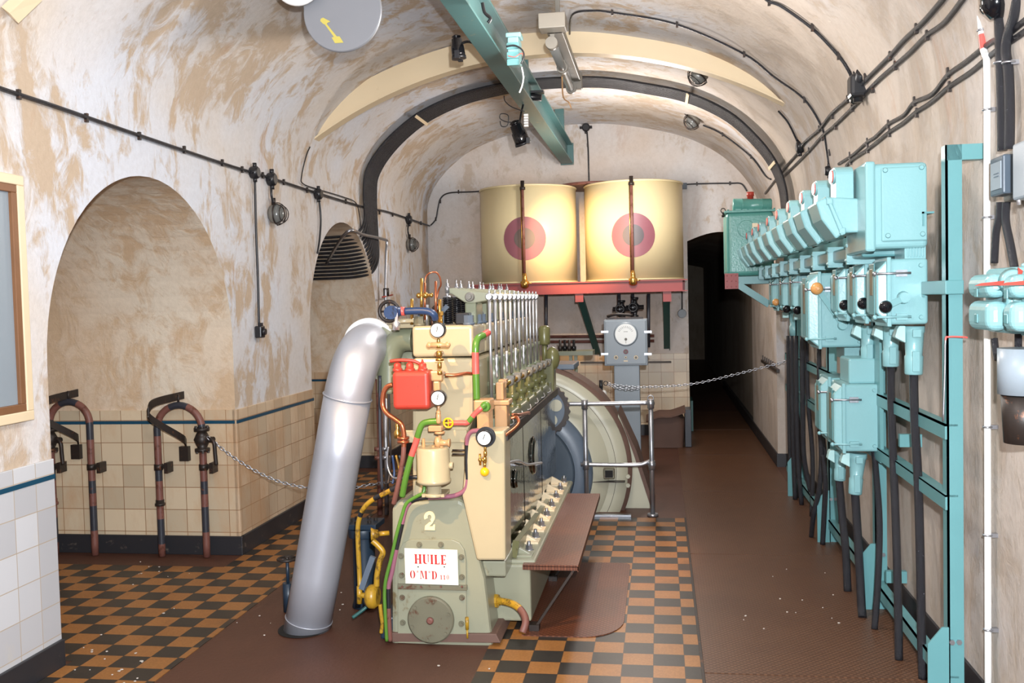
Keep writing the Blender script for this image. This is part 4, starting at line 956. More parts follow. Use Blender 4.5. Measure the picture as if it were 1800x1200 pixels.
# springs and rockers
RX = -.874
Yr0 = 4.95
for k in range(12):
    Y = Yr0+k*.1727
    ph = k % 2
    sx = aY(787, 540, 4.9).x + (0 if ph == 0 else .012)
    zb, zt = HZ1+.002, aY(787, 521, 4.9).z
    m = MB(); n = 132; turns = 12; H_ = zt-zb-.01
    m.tube([(sx+.0225*math.cos(2*PI*turns*i/n), Y-.05+.0225*math.sin(2*PI*turns*i/n), zb+.005+H_*i/n) for i in range(n+1)], .0052, 5); s_ = m.build('valve_spring', 'blackgloss', eng)
    m = MB(); m.cyl((sx, Y-.05, zb), (sx, Y-.05, zt), .016, n=10); m.build('spring_core', 'black', s_); m = MB(); m.cyl((sx, Y-.05, zt-.01), (sx, Y-.05, zt+.025), .009, n=8); m.lathe((sx, Y-.05, zt-.012), (0, 0, .016), [(0, .026), (1, .02)], 14); m.lathe((sx, Y-.05, zt+.02), (0, 0, .068), [(0, .012), (.5, .012), (.51, .008), (.72, .008), (.73, .003), (1, .003)], 8); m.build('valve_stem', 'galv', s_)
    pz = 1.722; pxv = aY(827, 520, 4.92).x
    m = MB(); P = [(sx-.012, Y, zt+.022), (sx-.01, Y, zt+.042), (sx+.03, Y, zt+.045), (pxv-.01, Y, pz+.033), (RX-.02, Y, pz+.022), (RX+.012, Y, pz+.016), (RX+.012, Y, pz-.018), (pxv, Y, pz-.036), (pxv-.035, Y, pz-.026), (sx+.02, Y, zt+.012)]
    P = [Vector((x, y-.035, z)) for x, y, z in P]; m.prism(P, (0, .05, 0)); r_ = m.build('rocker_arm', 'eng', eng, .006)
    m = MB(); m.lathe((pxv, Y-.065, pz), (0, .1, 0), [(0, .020), (.05, .024), (.9, .024), (1, .02)], 20); m.lathe((pxv, Y-.078, pz), (0, .014, 0), [(0, .012), (1, .014)], 14); m.build('pivot_boss', 'greyd', r_)
    m = MB(); m.lathe((RX, Y-.052, pz-.002), (0, .03, 0), [(0, .014), (.2, .019), (1, .019)], 16); m.lathe((RX, Y-.03, pz+.012), (0, 0, .024), [(0, .006), (.6, .006), (1, .002)], 8); m.build('rod_end', 'steel', r_)
    zbt = 1.19 if k == 0 else (1.27 if ph == 0 or k > 8 else 1.40)
    m = MB(); m.cyl((RX, Y-.035, zbt), (RX, Y-.035, pz-.014), .0088, n=12)
    if zbt > 1.3: m.lathe((RX, Y-.035, 1.28), (0, 0, .13), [(0, .004), (.1, .012), (.3, .006), (.45, .014), (.6, .006), (.8, .013), (1, .009)], 8)
    m.build('push_rod', 'steel', eng)
    if ph == 0:
        m = MB(); m.bx(pxv-.03, pxv+.03, Y-.04, Y+.15, HZ1, pz-.03); m.build('rocker_bracket', 'olive_g', eng, .008)
m = MB(); m.cyl((pxv, Yr0-.05, 1.722), (pxv, Yr0+1.95, 1.722), .014); m.build('rocker_shaft', 'steel', eng)
# side housings
for i in range(6):
    y = Yr0+.17+PIT*i
    m = MB(); m.lathe((-.895, y, 1.1), (0, 0, .30), [(0, .036), (.45, .036), (.47, .042), (.53, .042), (.55, .034), (.9, .034), (.92, .04), (1, .04)], 16); m.build('tappet_tube', 'olive_g', eng)
    m = MB(); x = -.835; m.lathe((x, y-.1, 1.055), (0, 0, .17), [(0, .034), (.25, .034), (.27, .025), (.5, .025), (.52, .036), (.7, .036), (.72, .02), (1, .02)], 14); m.hexa((x, y-.1, 1.145), (0, 0, 1), .036, .028); m.cyl((x, y-.1, 1.1), (x+.045, y-.12, 1.1), .014); ip = m.build('injection_pump', 'olive', eng)
    m = MB(); m.tube(catmull([(x+.03, y-.13, 1.06), (x+.045, y-.15, 1.045), (x+.06, y-.12, 1.05), (x+.05, y-.09, 1.07)], 5), .004, 6); m.build('lever', 'steel', ip)
A_, B_ = aX(884, 677, -.81), aX(964, 638, -.81)
m = MB(); m.tube([A_, B_], .012, 10); m.build('control_shaft', 'brass', eng)
for i in range(9):
    c = A_.lerp(B_, i/8); m = MB(); m.lathe(c-Vector((0, .045, 0)), (0, .06, 0), [(0, .012), (.1, .021), (.5, .023), (.9, .02), (1, .014)], 14); m.bx(c.x-.02, c.x+.02, c.y-.01, c.y+.05, c.z+.01, c.z+.03); m.build('control_boss', 'greyd' if i > 0 else 'peach', eng)  # first boss peach: warm light put into its colour
m = MB(); m.bx(-.90, -.79, EY+.22, EY+2.35, 1.03, 1.10); m.bx(-.93, -.87, EY+.22, EY+2.4, 1.0, 1.2); m.build('camshaft_housing', 'olive_g', eng, .01)
ga, gb = aX(884, 768, -.775), aX(973, 690, -.775)
m = MB(); m.strap([ga+Vector((0, -.05, 0)), gb], (1, 0, 0), .06, .012); m.strap([ga+Vector((.028, -.05, .012)), gb+Vector((.028, 0, .012))], (1, 0, 0), .008, .045); m.build('gutter', 'rust_dk' if 'rust_dk' in MATS else 'iron', eng)
# front side plate and polished covers
sp = eprism('side_casing', [(838, 985), (812, 872), (822, 760), (887, 757), (889, 985)], -.06, .12, 'eng_w', .012)
X1 = E_(887, 860, .12).x
zc0, zc1 = .405, 1.035
for i, (ya, yb_) in enumerate(((EY+.13, 5.42), (5.44, 6.25), (6.27, 7.12))):
    m = MB(); m.bx(X1-.03, X1-.004, ya, yb_, zc0, zc1); pc = m.build('side_cover', 'polish', eng, .006)
    pc['label'] = 'polished reflecting cover'
    if i < 2:
        m = MB(); n = 12
        for s_ in range(2): pass
        m.lathe((X1-.004, (ya+yb_)/2, (zc0+zc1)/2+.02), (.02, 0, 0), [(0, .12 if i else .05), (.6, .11 if i else .05), (1, .09 if i else .04)], 28); m.build('inspection_boss', 'polish', pc)
    for yy in (ya+.04, yb_-.04):
        m = MB(); m.lathe((X1-.004, yy, zc1-.03), (.02, 0, 0), [(0, .01), (1, .008)], 10); m.build('cover_screw', 'steel', pc)
m = MB(); P = [aX(x, y, X1+.02) for x, y in ((889, 816), (897, 812), (912, 810), (925, 816), (939, 815), (952, 813))]; m.tube(catmull(P, 5), .007, 8); m.build('hand_rod', 'steel', eng)
# bolted feet and guard bar
for i in range(8):
    y = EY+.33+.27*i
    m = MB(); m.prism([(-.80, y, .366), (-.68, y, .366), (-.80, y, .43)], (0, .03, 0)); m.bx(-.80, -.68, y-.04, y+.07, .36, .374); g_ = m.build('foot_gusset', 'cream' if i > 0 else 'eng', eng, .003)
    m = MB(); m.lathe((-.71, y+.08, .366), (0, 0, .012), [(0, .024), (1, .024)], 14); m.hexa((-.71, y+.08, .378), (0, 0, 1), .019, .022); m.cyl((-.71, y+.08, .39), (-.71, y+.08, .42), .009, n=8); m.build('foot_bolt', 'galv', g_)
m = MB(); a = aX(905, 965, -.765); b = aX(990, 848, -.765); m.strap([a, b], (1, 0, -.2), .03, .085); m.build('guard_bar', 'olive', eng, .002)
m = MB(); m.bx(E_(850, 990, .1).x, E_(892, 990, .1).x, EY+.05, EY+.5, .33, .41); m.build('corner_casting', 'eng', eng, .01)
# yellow drain elbow at the right foot
c = E_(866, 1055, .2)
m = MB(); m.tube(catmull([c, E_(880, 1056, .18), E_(903, 1062, .14), E_(918, 1075, .1), E_(924, 1092, .06), E_(918, 1112, .03)], 6), .0185, 12, bands=[(.55, 0), (1, 1)]); dp = m.build('drain_pipe', ['yellow', 'rust'], eng)
m = MB(); m.lathe(c+Vector((-.01, 0, 0)), (.05, -.01, 0), [(0, .02), (.2, .02), (.22, .035), (.8, .035), (.82, .024), (1, .024)], 8, sm=False); m.build('union', 'yellow', dp)
c = E_(821, 1095, -.02); m = MB(); m.cyl(c+Vector((0, 0, .03)), c-Vector((0, 0, .03)), .009); m.cyl(c-Vector((0, 0, .03)), c-Vector((0, 0, .075)), .005); m.build('drain_cock', 'yellow', eng)
# pipes on the front (bands: material slots)
def pipe(name, px, r, mats_, bands=None, par=None, n=7, lab=None):
    P = [E_(*p) for p in px]; m = MB(); m.tube(catmull(P, n), r, 12, 0, bands); o = m.build(name, mats_, par or eng)
    if lab: o['label'] = lab
    return o
pipe('water_pipe', [(858, 584, .16), (848, 590, .1), (839, 596, .05), (836, 612, .03), (836, 640, .03), (837, 670, .03), (838, 702, .03)], .0175, ['g', 'lamp_red'], [(.12, 1), (.46, 0), (.70, 1), (1, 0)], lab='green pipe with red bands')
pipe('water_pipe', [(772, 740, -.06), (755, 741, -.06), (743, 745, -.06), (737, 757, -.06), (731, 778, -.05), (722, 805, -.05), (713, 840, -.04), (707, 872, -.02)], .0155, ['g', 'lamp_red'], [(.33, 0), (.55, 1), (1, 0)], lab='slanting green pipe with a red band')
pipe('water_pipe', [(790, 743, -.06), (812, 743, -.06), (822, 742, -.06), (834, 728, -.06), (846, 717, -.06), (854, 713, -.03)], .0125, ['lamp_red', 'g'], [(.42, 0), (.56, 1), (.85, 0), (1, 1)])
pipe('oil_pipe', [(846, 757, -.09), (830, 758, -.07), (822, 768, -.06), (821, 785, -.05), (821, 820, -.05), (821, 845, -.05), (816, 862, -.05), (798, 871, -.05), (775, 873, -.05), (745, 875, -.05), (725, 880, -.05), (714, 893, -.05), (707, 920, -.05), (697, 965, -.05), (689, 1005, -.05), (683, 1030, -.05), (683, 1060, -.05), (684, 1090, -.05), (686, 1126, -.04)], .0115, ['p', 'black', 'rust'], [(.10, 0), (.22, 1), (.40, 0), (.47, 1), (.56, 0), (.65, 1), (.80, 0), (.88, 1), (1, 2)], lab='purple pipe with black bands')
pipe('oil_pipe', [(746, 853, -.05), (744, 866, -.06), (733, 872, -.06), (715, 884, -.06), (707, 905, -.06), (697, 940, -.06), (688, 980, -.06), (679, 1015, -.06), (676, 1040, -.06), (677, 1075, -.06), (680, 1126, -.05)], .009, ['g'], lab='thin green pipe')
pipe('copper_pipe', [(690, 676, -.02), (680, 680, -.02), (674, 692, -.02), (673, 712, -.02), (680, 726, -.03), (695, 737, -.03), (706, 746, -.04), (710, 762, -.04), (710, 775, -.04), (709, 800, -.04), (705, 825, -.03), (698, 860, -.02), (692, 885, 0.0)], .0125, ['copper', 'rust'], [(.55, 0), (1, 1)])
c = E_(709, 778, -.04); m = MB(); m.lathe(c, (0, 0, .03), [(0, .03), (.4, .03), (.41, .022), (.6, .022), (.61, .03), (1, .03)], 14); m.build('pipe_flange', 'copper', eng)
pipe('copper_pipe', [(783, 659, -.04), (800, 659, -.03), (820, 656, 0), (835, 657, .08)], .008, ['copper'])
pipe('copper_pipe', [(888, 765, -.02), (905, 752, .05), (912, 742, .1), (908, 733, .15), (898, 735, .15)], .008, ['copper'])
pipe('dark_pipe', [(858, 800, .0), (845, 810, 0)], .006, ['black'])
for y in (791, 798):
    pipe('bracket_rod', [(795, y, -.05), (825, y, -.04)], .0045, ['iron'])
# red oil tank
a = E_(688, 653, -.12); b = E_(756, 720, -.12)
m = MB(); m.bx(a.x, b.x, EY-.12, EY+.02, b.z, a.z); rt = m.build('oil_tank', 'red', eng, .022, seg=4)
rt['label'] = 'worn red paint'
m = MB(); m.bx(a.x+.03, b.x-.03, EY+.01, EY+.11, b.z+.06, a.z-.06); m.build('mounting', 'eng_d', rt)
for x in (699, 721, 743):
    c = E_(x, 653, -.05); m = MB(); m.lathe(c, (0, 0, .045), [(0, .024), (.35, .024), (.36, .019), (.8, .019), (1, .012)], 14); m.lathe(c+Vector((0, 0, .04)), (0, 0, .02), [(0, .008), (1, .005)], 8); m.build('filler_cap', 'red', rt)
m = MB(); m.tube(catmull([E_(686, 635, -.06), E_(700, 633, -.06), E_(725, 634, -.05), E_(740, 640, -.04)], 5), .0085, 8); m.build('lever', 'red', rt)
# cream filter canister
c = E_(763, 850, -.08); zt = E_(763, 785, -.08).z
m = MB(); m.lathe((c.x, c.y, c.z), (0, 0, zt-c.z), [(0, .066), (.06, .084), (.12, .084), (.14, .080), (.94, .080), (1, .074)], 28); fc = m.build('filter_canister', 'eng_w', eng)
m = MB(); m.lathe((c.x, c.y, c.z-.06), (0, 0, .065), [(0, .05), (.2, .05), (.22, .034), (1, .034)], 20); m.bx(c.x-.055, c.x+.055, c.y-.03, c.y+.1, c.z-.06, c.z-.045); m.build('canister_neck', 'eng_w', fc)
for x, y, l_ in ((745, 792, .07), (762, 790, .03), (776, 786, .05)):
    q_ = E_(x, y, -.08); m = MB(); m.lathe(q_-Vector((0, 0, .01)), (0, 0, l_), [(0, .012), (.3, .012), (.31, .008), (1, .007)], 10); m.build('stud', 'peach', fc)
q_ = E_(795, 818, -.08); m = MB(); m.lathe(q_-Vector((.015, 0, 0)), (.02, 0, 0), [(0, .018), (1, .016)], 14); m.build('side_plug', 'eng_w', fc)
q_ = E_(770, 778, -.085); m = MB(); m.lathe(q_-Vector((0, 0, .02)), (0, 0, .05), [(0, .014), (.4, .018), (.6, .018), (1, .012)], 12); m.cyl(q_+Vector((0, 0, .0)), q_+Vector((.055, 0, 0)), .014); m.cyl(q_+Vector((.05, 0, 0)), q_+Vector((.06, 0, 0)), .02); m.build('elbow_fitting', 'peach', fc)
# gauge columns
def fitting(pts, mat='brass', par=None, name='fitting'):
    m = MB()
    for (x, y, r, h) in pts:
        c = E_(x, y, -.07); m.lathe(c-Vector((0, 0, h/2)), (0, 0, h), [(0, r*.8), (.15, r), (.85, r), (1, r*.8)], 10)
    return m.build(name, mat, par or eng)
g1 = gauge(eng, 770, 580, EY-.09, .0345)
fitting([(771, 600, .008, .03), (771, 608, .013, .02), (772, 622, .015, .03), (773, 632, .02, .014), (773, 642, .01, .03), (773, 655, .013, .02)], 'brass', g1)
m = MB(); c = E_(771, 606, -.07); m.cyl(c-Vector((.045, 0, 0)), c+Vector((.045, 0, 0)), .013); m.ball(c-Vector((.045, .0, 0)), .015, 10); m.ball(c+Vector((.045, .0, 0)), .015, 10); m.build('cross_tee', 'peach', g1)
m = MB(); c = E_(768, 660, -.05); m.box(c, (.06, .05, .05)); m.box(c+Vector((-.05, 0, 0)), (.03, .03, .03)); m.box(c+Vector((.0, 0, -.05)), (.035, .04, .05)); m.cyl(c, c+Vector((0, .15, 0)), .012); m.build('valve_body', 'peach', eng, .008)
m = MB(); c = E_(767, 622, -.02); m.cyl(c, c+Vector((0, .12, 0)), .01); m.build('stay', 'peach', g1)
g2 = gauge(eng, 771, 699, EY-.11, .0345)
fitting([(771, 718, .007, .03), (771, 725, .011, .02), (771, 735, .012, .05), (772, 752, .02, .02), (773, 760, .026, .012), (773, 770, .010, .03), (773, 778, .016, .02)], 'peach', g2)
m = MB(); c = E_(765, 752, -.07); m.bx(c.x-.03, c.x+.035, c.y-.02, c.y+.16, c.z-.015, c.z+.012); m.build('stay', 'peach', g2, .004)
wheel(eng, E_(788, 743, -.13), (0, 1, .1), .022, .0045, 'ylw', 'handwheel', 4)
g3 = gauge(eng, 852, 769, EY-.14, .0345, flange=.048)
fitting([(853, 788, .007, .03), (853, 797, .009, .025), (852, 808, .011, .03), (852, 817, .008, .02)], 'brass', g3)
m = MB(); m.ball(E_(852, 829, -.07), .0225, 16); m.build('drain_knob', 'ylw', g3)
m = MB(); c = E_(844, 808, -.08); m.cyl(c-Vector((0, 0, .025)), c+Vector((0, 0, .03)), .0055); m.ball(c, .011, 8); m.cyl(c, c+Vector((.025, 0, 0)), .005); m.build('cock', 'brass', g3)
m = MB(); c = E_(852, 769, -.1); m.cyl(c, c+Vector((0, .1, 0)), .012); m.build('stay', 'iron', g3)
# brackets around the first pump
m = MB(); a = E_(832, 728, .02); m.bx(E_(833, 725, 0).x, E_(862, 725, 0).x, EY-.0, EY+.12, E_(850, 724, 0).z, E_(850, 703, 0).z); m.bx(E_(836, 725, 0).x, E_(858, 725, 0).x, EY+.02, EY+.14, E_(850, 760, 0).z, E_(850, 720, 0).z); th_ = m.build('thermostat_housing', 'peach', eng, .008)
m = MB(); c = E_(854, 714, -.01); m.lathe(c, (0, -.03, 0), [(0, .026), (.5, .026), (1, .02)], 16); m.build('outlet', 'g', th_)
m = MB(); a = E_(872, 715, .2); m.bx(a.x-.01, a.x+.055, EY+.2, EY+.3, E_(880, 765, .2).z, E_(880, 712, .2).z); m.bx(a.x-.02, a.x+.07, EY+.19, EY+.31, E_(880, 712, .2).z, E_(880, 703, .2).z); m.bx(a.x, a.x+.04, EY+.2, EY+.3, E_(880, 703, .2).z, E_(880, 672, .2).z); m.build('pump_bracket', 'peach', eng, .007)
m = MB(); P = [aX(901, 728, -.77), aX(912, 729, -.76), aX(929, 726, -.75)]; m.tube(P, lambda f: .006+.006*f, 10); m.build('stop_lever', 'copper', eng)
# blue valve with black wheel and blue pipe
m = MB(); P = [E_(765, 560, .12), E_(762, 552, .1), E_(752, 547, .1), E_(735, 546, .1), E_(712, 547, .1)]; m.tube(catmull(P, 6), .0185, 12); bp = m.build('blue_pipe', 'blue', eng)
m = MB(); m.cyl(E_(712, 547, .1), E_(702, 547, .1), .023); m.build('red_band', 'lamp_red', bp)
m = MB(); c = E_(690, 549, .08); m.lathe(c+Vector((0, .05, 0)), (0, -.09, 0), [(0, .03), (.3, .034), (1, .034)], 20); m.cyl(c, E_(704, 547, .1), .024); vb = m.build('valve_body', 'blue', eng)
wheel(vb, E_(684, 547, .14), (0, 1, 0), .05, .010, 'iron', 'handwheel', 4)
m = MB(); c = E_(697, 580, .05); m.lathe(c, (0, 0, .09), [(0, .018), (.4, .02), (.5, .01), (1, .008)], 12); m.build('oiler', 'steel', vb)
pipe('cover_plate', [(680, 566, .15), (728, 563, .15)], .012, ['eng_w'])
# manifold elbow at the left
m = MB(); P = [E_(726, 596, .3), E_(712, 596, .3), E_(698, 602, .3), E_(688, 618, .3), E_(684, 645, .3), E_(684, 690, .3)]; m.tube(catmull(P, 6), .062, 20); m.build('intake_manifold', 'olive_g', eng)
m = MB(); m.tube([(-1.42, EY+.3, 1.36), (-1.42, EY+2.3, 1.36)], .09, 20)
for i in range(6): m.cyl((-1.42, EY+.45+PIT*i, 1.40), (-1.23, EY+.45+PIT*i, 1.40), .05)
m.build('exhaust_manifold', 'eng', eng)
m = MB(); m.tube([E_(662, 604, .33), E_(678, 603, .4), E_(690, 602, .5)], .1, 24); m.build('exhaust_outlet', 'eng', eng)
m = MB(); m.bx(E_(683, 570, .2).x, E_(728, 570, .2).x, EY+.2, EY+2.3, E_(700, 577, .2).z, E_(700, 566, .2).z); m.build('manifold_cover', 'eng_w', eng, .006)
# brass starting gear on the head
m = MB()
for (x, y0, y1, r, mt) in ((741, 540, 489, .008, 0), (766, 540, 494, .007, 1), (747, 540, 497, .006, 1), (724, 548, 525, .009, 0), (773, 545, 526, .009, 0)):
    m.cyl(E_(x, y0+22, .15), E_(x, y1, .15), r, n=8, m=mt)
m.build('injector_pipe', ['brass', 'copper'], eng)
c = E_(748, 519, .15); m = MB(); m.ball(c, .017, 10); m.cyl(c-Vector((.035, 0, 0)), c+Vector((.03, 0, 0)), .008, n=8); m.ball(c-Vector((.035, 0, 0)), .015, 10); m.ball(c+Vector((.03, 0, 0)), .012, 10); m.build('starting_valve', 'brass', eng)
pipe('copper_pipe', [(747, 500, .15), (749, 486, .15), (757, 479, .15), (767, 479, .16), (773, 487, .17), (775, 500, .18), (771, 510, .2), (766, 535, .2)], .0045, ['copper'])
for i in range(10):
    x = random.uniform(735, 780); m = MB(); c = E_(x, random.uniform(538, 562), random.uniform(.15, .3)); m.hexa(c, (random.choice((0, 1)), 0, 1), random.uniform(.008, .016), random.uniform(.02, .04)); m.cyl(Vector((c.x, c.y, HZ1)), c, .008, n=8); m.build('head_fitting', random.choice(('steel', 'brass', 'slate', 'iron')), eng)
# olive canister and wheel at the far end
yq = 7.05
c = aY(957, 606, yq); zt = aY(957, 572, yq).z
m = MB(); m.lathe((c.x, yq, c.z), (0, 0, zt-c.z), [(0, .035), (.08, .044), (.85, .044), (.95, .036), (1, .02)], 20); m.cyl((c.x, yq, c.z-.12), (c.x, yq, c.z), .02); m.bx(c.x-.07, c.x+.07, yq-.05, yq+.1, 1.0, 1.24); m.build('governor', 'olive', eng, .01)
m = MB(); c = aY(971, 630, yq); m.ball(c, .055, 14, sc=(1, 1, 1.6)); m.build('governor_cap', 'olive', eng)
GC = Vector((-.885, 7.2, .866)); RG = .19
m = MB(); vs = []; NT_ = 96
for k in range(NT_):
    an = 2*PI*k/NT_; r = RG+(.012 if (k//2) % 2 else 0); vs.append((GC.x+math.cos(an)*r, GC.y, GC.z+math.sin(an)*r))
for k in range(NT_):
    an = 2*PI*k/NT_; vs.append((GC.x+math.cos(an)*(RG-.03), GC.y, GC.z+math.sin(an)*(RG-.03)))
vs += [Vector(v)+Vector((0, .04, 0)) for v in vs]
n = NT_; fs = []
for k in range(n):
    k2 = (k+1) % n; fs += [(k, k2, n+k2, n+k), (2*n+k, 3*n+k, 3*n+k2, 2*n+k2), (k, 2*n+k, 2*n+k2, k2), (n+k, n+k2, 3*n+k2, 3*n+k)]
m.add(vs, fs); gw = m.build('gear_rim', 'iron', eng)
m = MB(); m.lathe(GC+Vector((0, .012, 0)), (0, .012, 0), [(0, RG-.03), (1, RG-.03)], 48); m.build('gear_web', 'slate', gw)
m = MB()
for k in range(5):
    an = 2*PI*k/5+.3; m.lathe(GC+Vector((math.cos(an)*.1, .006, math.sin(an)*.1)), (0, .008, 0), [(0, .045), (1, .045)], 20)
m.build('lightening_hole', 'gen', gw); m = MB(); m.cyl(GC-Vector((0, .02, 0)), GC+Vector((0, .1, 0)), .04); m.build('gear_hub', 'iron', gw)
# ================================================================ GENERATOR
GX, GZ = -1.10, .33
gen = thing('generator', 'large round pale grey generator behind the engine, ringed by a brown edge', 'generator', (GX, 7.9, 0))
m = MB(); m.lathe((GX, 7.40, GZ), (0, 1, 0), [(0, .56), (.02, .60), (.05, .66), (.09, .705), (.12, .72)], 96, unit=False); m.build('end_shield', 'gen', gen)
m = MB(); m.lathe((GX, 7.47, GZ), (0, 1, 0), [(0, .735), (0.001, .825), (.10, .825)], 96, unit=False); m.build('rim_ring', 'gen', gen)
m = MB(); m.torus((GX, 7.475, GZ), (0, 1, 0), .735, .006, 90, 6); m.build('groove_shade', 'iron', gen)  # dark bead, its colour stands in for the shadow line round the dome
m = MB(); m.lathe((GX, 7.50, GZ), (0, 1, 0), [(0, .5), (.001, .735), (.03, .80), (.03, .858), (.085, .858), (.086, .80), (.9, .80)], 96, unit=False); m.build('stator_housing', 'sack', gen)
m = MB(); m.lathe((GX, 7.36, GZ), (0, 1, 0), [(0, .43), (.001, .535), (.03, .555), (.06, .56)], 80, unit=False); m.build('bearing_ring', 'slate', gen)
m = MB(); m.lathe((GX, 7.34, GZ), (0, 1, 0), [(0, .40), (.03, .425)], 80, unit=False); m.build('bearing_disc', 'slate2' if 'slate2' in MATS else 'slate', gen)
P = [aY(x, y, 7.62) for x, y in ((1085, 730), (1118, 800), (1152, 908), (1080, 908))]
m = MB(); m.prism([P[0], P[3], P[2], P[1]], (0, .5, 0)); m.build('foot', 'gen', gen, .008)
m = MB(); P = [aY(x, y, 7.61) for x, y in ((1085, 726), (1118, 797), (1154, 908), (1147, 908), (1112, 800))]; m.prism(P[::-1], (0, .52, 0)); m.build('foot_edge', 'sack', gen)
c = aY(1069, 838, 7.38); m = MB(); m.box(c+Vector((0, .02, 0)), (.09, .05, .085)); hb = m.build('hatch', 'eng_d', gen, .01); m = MB(); m.box(c+Vector((0, -.008, 0)), (.06, .006, .055)); m.build('hatch_recess', 'dark', hb, .008)
m = MB(); a = aY(1035, 853, 7.39); b = aY(1098, 853, 7.45); m.bx(a.x, b.x, 7.40, 7.47, a.z-.003, a.z+.002); m.build('joint_line', 'iron', gen)
for x, y in ((1103, 842), (1103, 858)):
    m = MB(); m.hexa(aY(x, y, 7.47), (0, -1, 0), .018, .02); m.build('bolt', 'gen', gen)
a = aY(968, 656, 7.6); b = aY(1008, 641, 7.6); m = MB(); m.bx(a.x-.05, b.x, 7.55, 8.0, GZ+.80, b.z); m.build('terminal_box', 'slate', gen, .008)
gen.location.y += .13
t = thing('bench', 'small cream shelf with fittings on two legs behind the generator, before the tank stand', 'bench', (aY(1000, 700, 9.3).x, 9.3, 0))
a = aY(962, 618, 9.2); b = aY(1042, 624, 9.2); m = MB(); m.bx(a.x, b.x, 9.2, 9.5, b.z, a.z); m.build('shelf', 'olive_g', t)
for x in (1003, 1012, 970):
    c = aY(x, 625, 9.25); m = MB(); m.bx(c.x-.015, c.x+.015, 9.25, 9.28, .004, c.z); m.build('leg', 'olive_g', t)
for i, x in enumerate((985, 993, 1001, 1009)):
    c = aY(x, 617, 9.3); m = MB(); m.lathe(c+Vector((0, 0, 0)), (0, 0, .11), [(0, .02), (.4, .025), (.5, .012), (1, .014)], 10); tag(m.build('fitting', 'blackgloss' if i % 2 else 'iron', base=c), 'small dark pipe fitting standing on the shelf behind the generator', 'fitting', 'fittings on the shelf')
# post with insulator, chain to the right wall
pb = aY(1057, 704, 9.0); t = thing('chain_post', 'short post with white insulator and black pin above the railing, carrying the chain', 'post', (pb.x, 9.0, 0))
m = MB(); m.lathe((pb.x, 9.0, .004), (0, 0, pb.z), [(0, .06), (.05, .035), (.9, .035), (.93, .05), (1, .06)], 16); m.build('post', 'gen', t)
zt = aY(1057, 686, 9.0).z; m = MB(); m.lathe((pb.x, 9.0, pb.z), (0, 0, zt-pb.z), [(0, .055), (.8, .05), (1, .04)], 16); m.build('insulator', 'white', t)
zz = aY(1057, 668, 9.0).z; m = MB(); m.cyl((pb.x, 9.0, zt-.005), (pb.x, 9.0, zz), .018); m.torus((pb.x+.045, 9.0, zz-.03), (0, 1, .2), .02, .004, 20, 6); m.build('pin', 'black', t)
a = Vector((pb.x+.065, 9.0, zz-.03)); b = aX(1384, 634, 1.12)
chain('chain', 'long steel chain sagging from the post across the corridor to the right wall', [a, aY(1085, 677, 9.0), aY(1130, 680, 9.0), aY(1214, 675, 9.0), aY(1300, 656, (9.0+b.y)/2), b], a)
chain('chain', 'short doubled chain end hanging from the post before the cabinet', [a+Vector((0, -.02, -.01)), aY(1082, 681, 8.97), aY(1105, 684, 8.97), aY(1122, 682, 8.97), aY(1124, 678, 8.97)], a)
# railing
YR = 7.46
t = thing('railing', 'silver pipe railing with two posts in front of the generator', 'railing', (-.33, YR, 0))
xa, xb = aZ(1034, 900).x, aZ(1147.5, 907).x
ztop, zmid = aY(1090, 709, YR).z, aY(1090, 816, YR).z
for x in (xa, xb):
    m = MB(); m.cyl((x, YR, .004), (x, YR, ztop+.015), .019); m.lathe((x, YR, .004), (0, 0, .02), [(0, .045), (1, .04)], 14); m.build('post', 'galv', t)
    for z in (ztop, zmid):
        m = MB(); m.ball((x, YR, z), .031, 14); m.cyl((x, YR, z-.04), (x, YR, z+.03), .026); m.build('coupling', 'galv', t)
m = MB(); m.tube(catmull([(xa-.25, YR, ztop), (xa, YR, ztop), (xb-.12, YR, ztop+.002), (xb-.03, YR+.0, ztop+.004), (xb, YR+.06, ztop+.012)], 6), .0165, 12); m.build('top_rail', 'galv', t)
m = MB(); m.tube(catmull([(xa-.04, YR, zmid), (xb-.15, YR, zmid-.004), (xb-.05, YR, zmid+.01), (xb, YR+.02, zmid+.03)], 6), .0165, 12); m.build('middle_rail', 'galv', t)
m = MB(); m.torus((xb, YR, ztop+.04), (0, 1, 0), .022, .004, 20, 6); m.build('ring', 'galv', t)
m = MB(); m.bx(-.62, -.25, 7.41, 7.45, 0.003, .02); tag(m.build('floor_rail', 'galv', base=(-.45, 7.43, 0)), 'flat pale metal strip on the floor in front of the generator', 'strip')
# step over the floor plate
t = thing('step_plate', 'brown tread plate step along the right side of the engine', 'step', (-.57, 5.7, 0))
m = MB(); m.bx(-.715, -.432, 4.80, 6.60, .342, .352); m.bx(-.716, -.432, 4.80, 4.808, .325, .345); m.bx(-.436, -.432, 4.80, 6.6, .32, .345); m.build('tread', 'tread_r', t)
for y in (4.83, 5.7, 6.5):
    m = MB(); m.strap([(-.45, y, .335), (-.655, y, .03)], (0, 1, 0), .035, .012); m.strap([(-.45, y, .33), (-.70, y, .33)], (0, 1, 0), .035, .01); m.bx(-.69, -.64, y-.03, y+.03, .009, .04); m.build('brace', 'iron', t)
m = MB(); X0_, X1_, Ya, Yb = -.72, -.215, 4.74, 6.10; rr = .16
P = [(X0_, Ya)]+[(X1_-rr*1.3+rr*1.3*math.sin(a), Ya+rr*1.6-rr*1.6*math.cos(a)) for a in [PI/2*i/8 for i in range(9)]]+[(X1_-.05+.05*math.cos(a), Yb-.05+.05*math.sin(a)) for a in [PI/2*i/5 for i in range(6)]]+[(X0_, Yb)]
